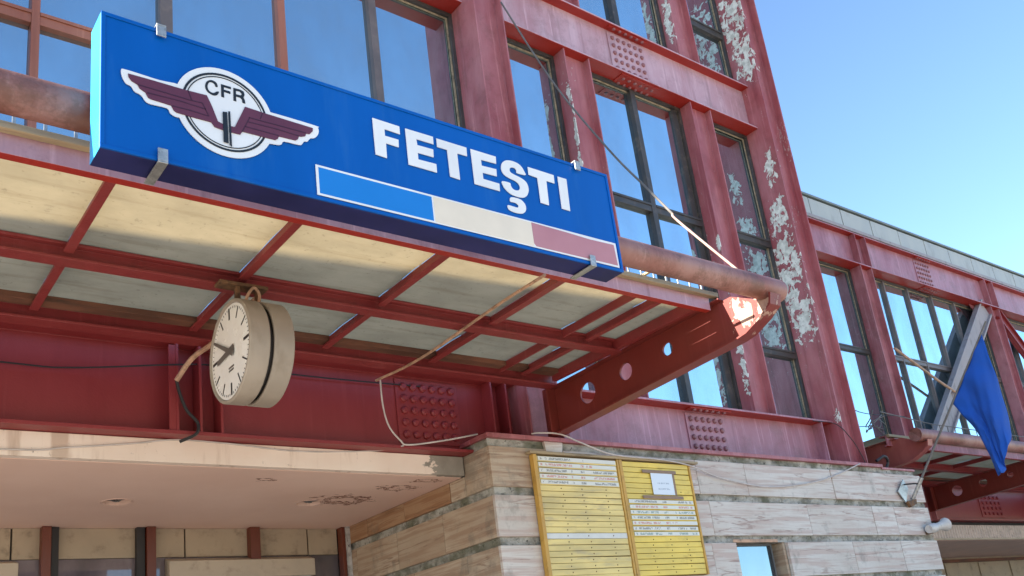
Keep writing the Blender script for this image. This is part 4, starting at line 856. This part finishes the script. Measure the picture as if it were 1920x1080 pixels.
# ================================================================== HORN LOUDSPEAKER
HRN = thing('horn_loudspeaker', 'small white horn loudspeaker fixed to the right end of the stone wall', 'loudspeaker', (18.8, 9.79, 2.05))
ax = Vector((.93, -.10, .14)).normalized(); o_ = Vector((18.72, 9.68, 2.03))
MB().tube([o_, o_+ax*.08, o_+ax*.20, o_+ax*.22], [.085, .10, .10, .085], 20).build('driver', 'horn_white', HRN, smooth=True)
MB().tube([o_+ax*.22, o_+ax*.38, o_+ax*.50, o_+ax*.58, o_+ax*.62, o_+ax*.60, o_+ax*.50], [.078, .082, .10, .128, .142, .125, .06], 24, cap=False).build('horn', 'horn_white', HRN, smooth=True)
MB().box(18.78, 18.86, 9.66, 9.80, 1.94, 2.0).build('bracket', 'rusty_iron', HRN)

# ================================================================== CABLES
def cable(nm, label, pts, r, mat, k=8, cat='cable'):
    return tag(MB().tube(spline(pts, k), r, 7).build(nm, mat, None, smooth=True), label, cat)
cable('stay_wire', 'thin sagging wire from the left column down to the right end of the canopy pipe', [(9.25, 9.98, 11.5), (9.274, 9.4, 10.03), (9.229, 8.8, 8.73), (9.085, 7.9, 7.15), (8.804, 7.2, 6.17), (8.68, 6.75, 5.5)], .016, 'cable_grey', cat='wire')
cable('stay_rod', 'pale bent rod continuing the sagging wire down to the canopy pipe', [(8.68, 6.75, 5.5), (8.656, 6.7, 5.40), (8.599, 6.3, 4.853), (8.575, 5.87, 4.26)], .015, 'conduit_pink', cat='rod')
cable('conduit', 'tan conduit running under the canopy panels from the sign to the dark red girder', [(6.08, 6.50, 4.04), (6.15, 7.3, 4.09), (6.20, 8.0, 4.105), (6.20, 8.8, 4.075), (6.15, 9.4, 4.055), (6.068, 10.02, 4.07)], .018, 'conduit_tan', cat='conduit')
cable('wire', 'pale wire hanging from the conduit end over the riveted plate to the stone corner', [(6.12, 10.0, 4.10), (6.19, 10.1, 3.76), (6.267, 10.12, 3.484), (6.429, 10.13, 3.30), (6.558, 10.13, 3.245), (7.127, 10.13, 3.34), (7.70, 10.10, 3.46)], .012, 'cable_white')
cable('clock_conduit', 'tan flexible conduit curving from behind the clock to the girder stiffeners', [(3.66, 8.25, 4.10), (3.66, 8.6, 4.085), (3.68, 9.0, 4.07), (3.66, 9.45, 4.06), (3.59, 9.9, 4.04), (3.478, 10.12, 3.83)], .030, 'conduit_tan', cat='conduit')
cable('hose', 'black hose looping down from the conduit end to the cream fascia', [(3.478, 10.12, 3.83), (3.52, 10.14, 3.68), (3.60, 10.14, 3.48), (3.71, 10.12, 3.34), (3.69, 10.10, 3.20), (3.53, 10.2, 3.12)], .019, 'cable_black', cat='hose')
cable('girder_wire', 'thin black wire slung along the dark red girder web', [(-1, 10.35, 4.0), (1.741, 10.35, 3.931), (2.44, 10.35, 3.951), (3.49, 10.16, 4.04), (4.074, 10.35, 4.16), (5.5, 10.38, 4.17), (7, 10.38, 4.2)], .010, 'cable_black', cat='wire')
cable('fascia_wire', 'pale wire drooping across the cream fascia below the clock', [(-1, 10.385, 2.98), (1.784, 10.385, 2.986), (2.36, 10.385, 3.036), (3.08, 10.385, 3.127), (3.56, 10.385, 3.20), (4.194, 10.385, 3.19), (5.09, 10.385, 3.145), (6.168, 10.38, 3.21), (6.5, 10.16, 3.24)], .010, 'cable_white', cat='wire')
cable('board_cable', 'pale cable draped from the steel ledge across the timetable boards and stone wall', [(8.4, 9.74, 3.41), (8.54, 9.74, 3.432), (8.904, 9.70, 3.426), (9.257, 9.65, 3.30), (9.907, 9.66, 3.155), (11.0, 9.67, 3.13), (11.732, 9.70, 3.06), (12.455, 9.76, 2.912), (13.679, 9.77, 2.798), (14.996, 9.77, 2.909), (15.936, 9.77, 3.098), (16.84, 9.75, 3.36)], .012, 'cable_white')
cable('column_wire', 'thin dark wire hanging off the flange end beside the peeling column', [(16.2, 10.16, 4.33), (16.75, 10.0, 4.25), (17.15, 9.98, 3.95), (17.35, 9.97, 3.65), (17.42, 9.96, 3.45)], .009, 'cable_black', cat='wire')
cable('wing_conduit', 'rusty conduit slanting across the wing windows from post to grey brace', [(27.5, 13.80, 8.72), (29.0, 13.9, 8.3), (30.5, 13.92, 7.8), (32.3, 13.85, 7.2)], .045, 'conduit_tan', cat='conduit')
cable('wing_wire', 'thin wire sagging across the left windows of the wing', [(17.62, 10.3, 6.9), (20, 12.0, 6.5), (23.5, 13.4, 6.2), (27.0, 13.8, 6.4)], .012, 'cable_black', cat='wire')
cable('porch_wire', 'dark wire strung below the corrugated fascia of the wing', [(19.2, 9.9, 1.9), (22, 11.5, 2.1), (26, 14.2, 2.62)], .010, 'cable_black', cat='wire')
tangle = MB(); random.seed(3)
for k in range(6):
    a = Vector((18.3+random.uniform(0, .5), 10.3+random.uniform(-.2, .2), 4.40)); pts = [a]
    for j in range(4): pts.append(pts[-1]+Vector((random.uniform(-.05, .3), random.uniform(-.15, .15), random.uniform(-.12, .16))))
    tangle.tube(spline(pts, 4), .012, 5)
tag(tangle.build('wire_tangle', 'cable_grey', None), 'small tangle of loose wires beside the end of the wing canopy pipe', 'wires')
tag(MB().tube(spline([(17.75, 9.9, 3.50), (18.0, 9.85, 3.60), (18.2, 9.9, 3.52), (18.15, 9.95, 3.36)], 5), .03, 7).build('cable_loop', 'cable_black', None, smooth=True), 'short black cable loop on the ledge right of the peeling column', 'cable')
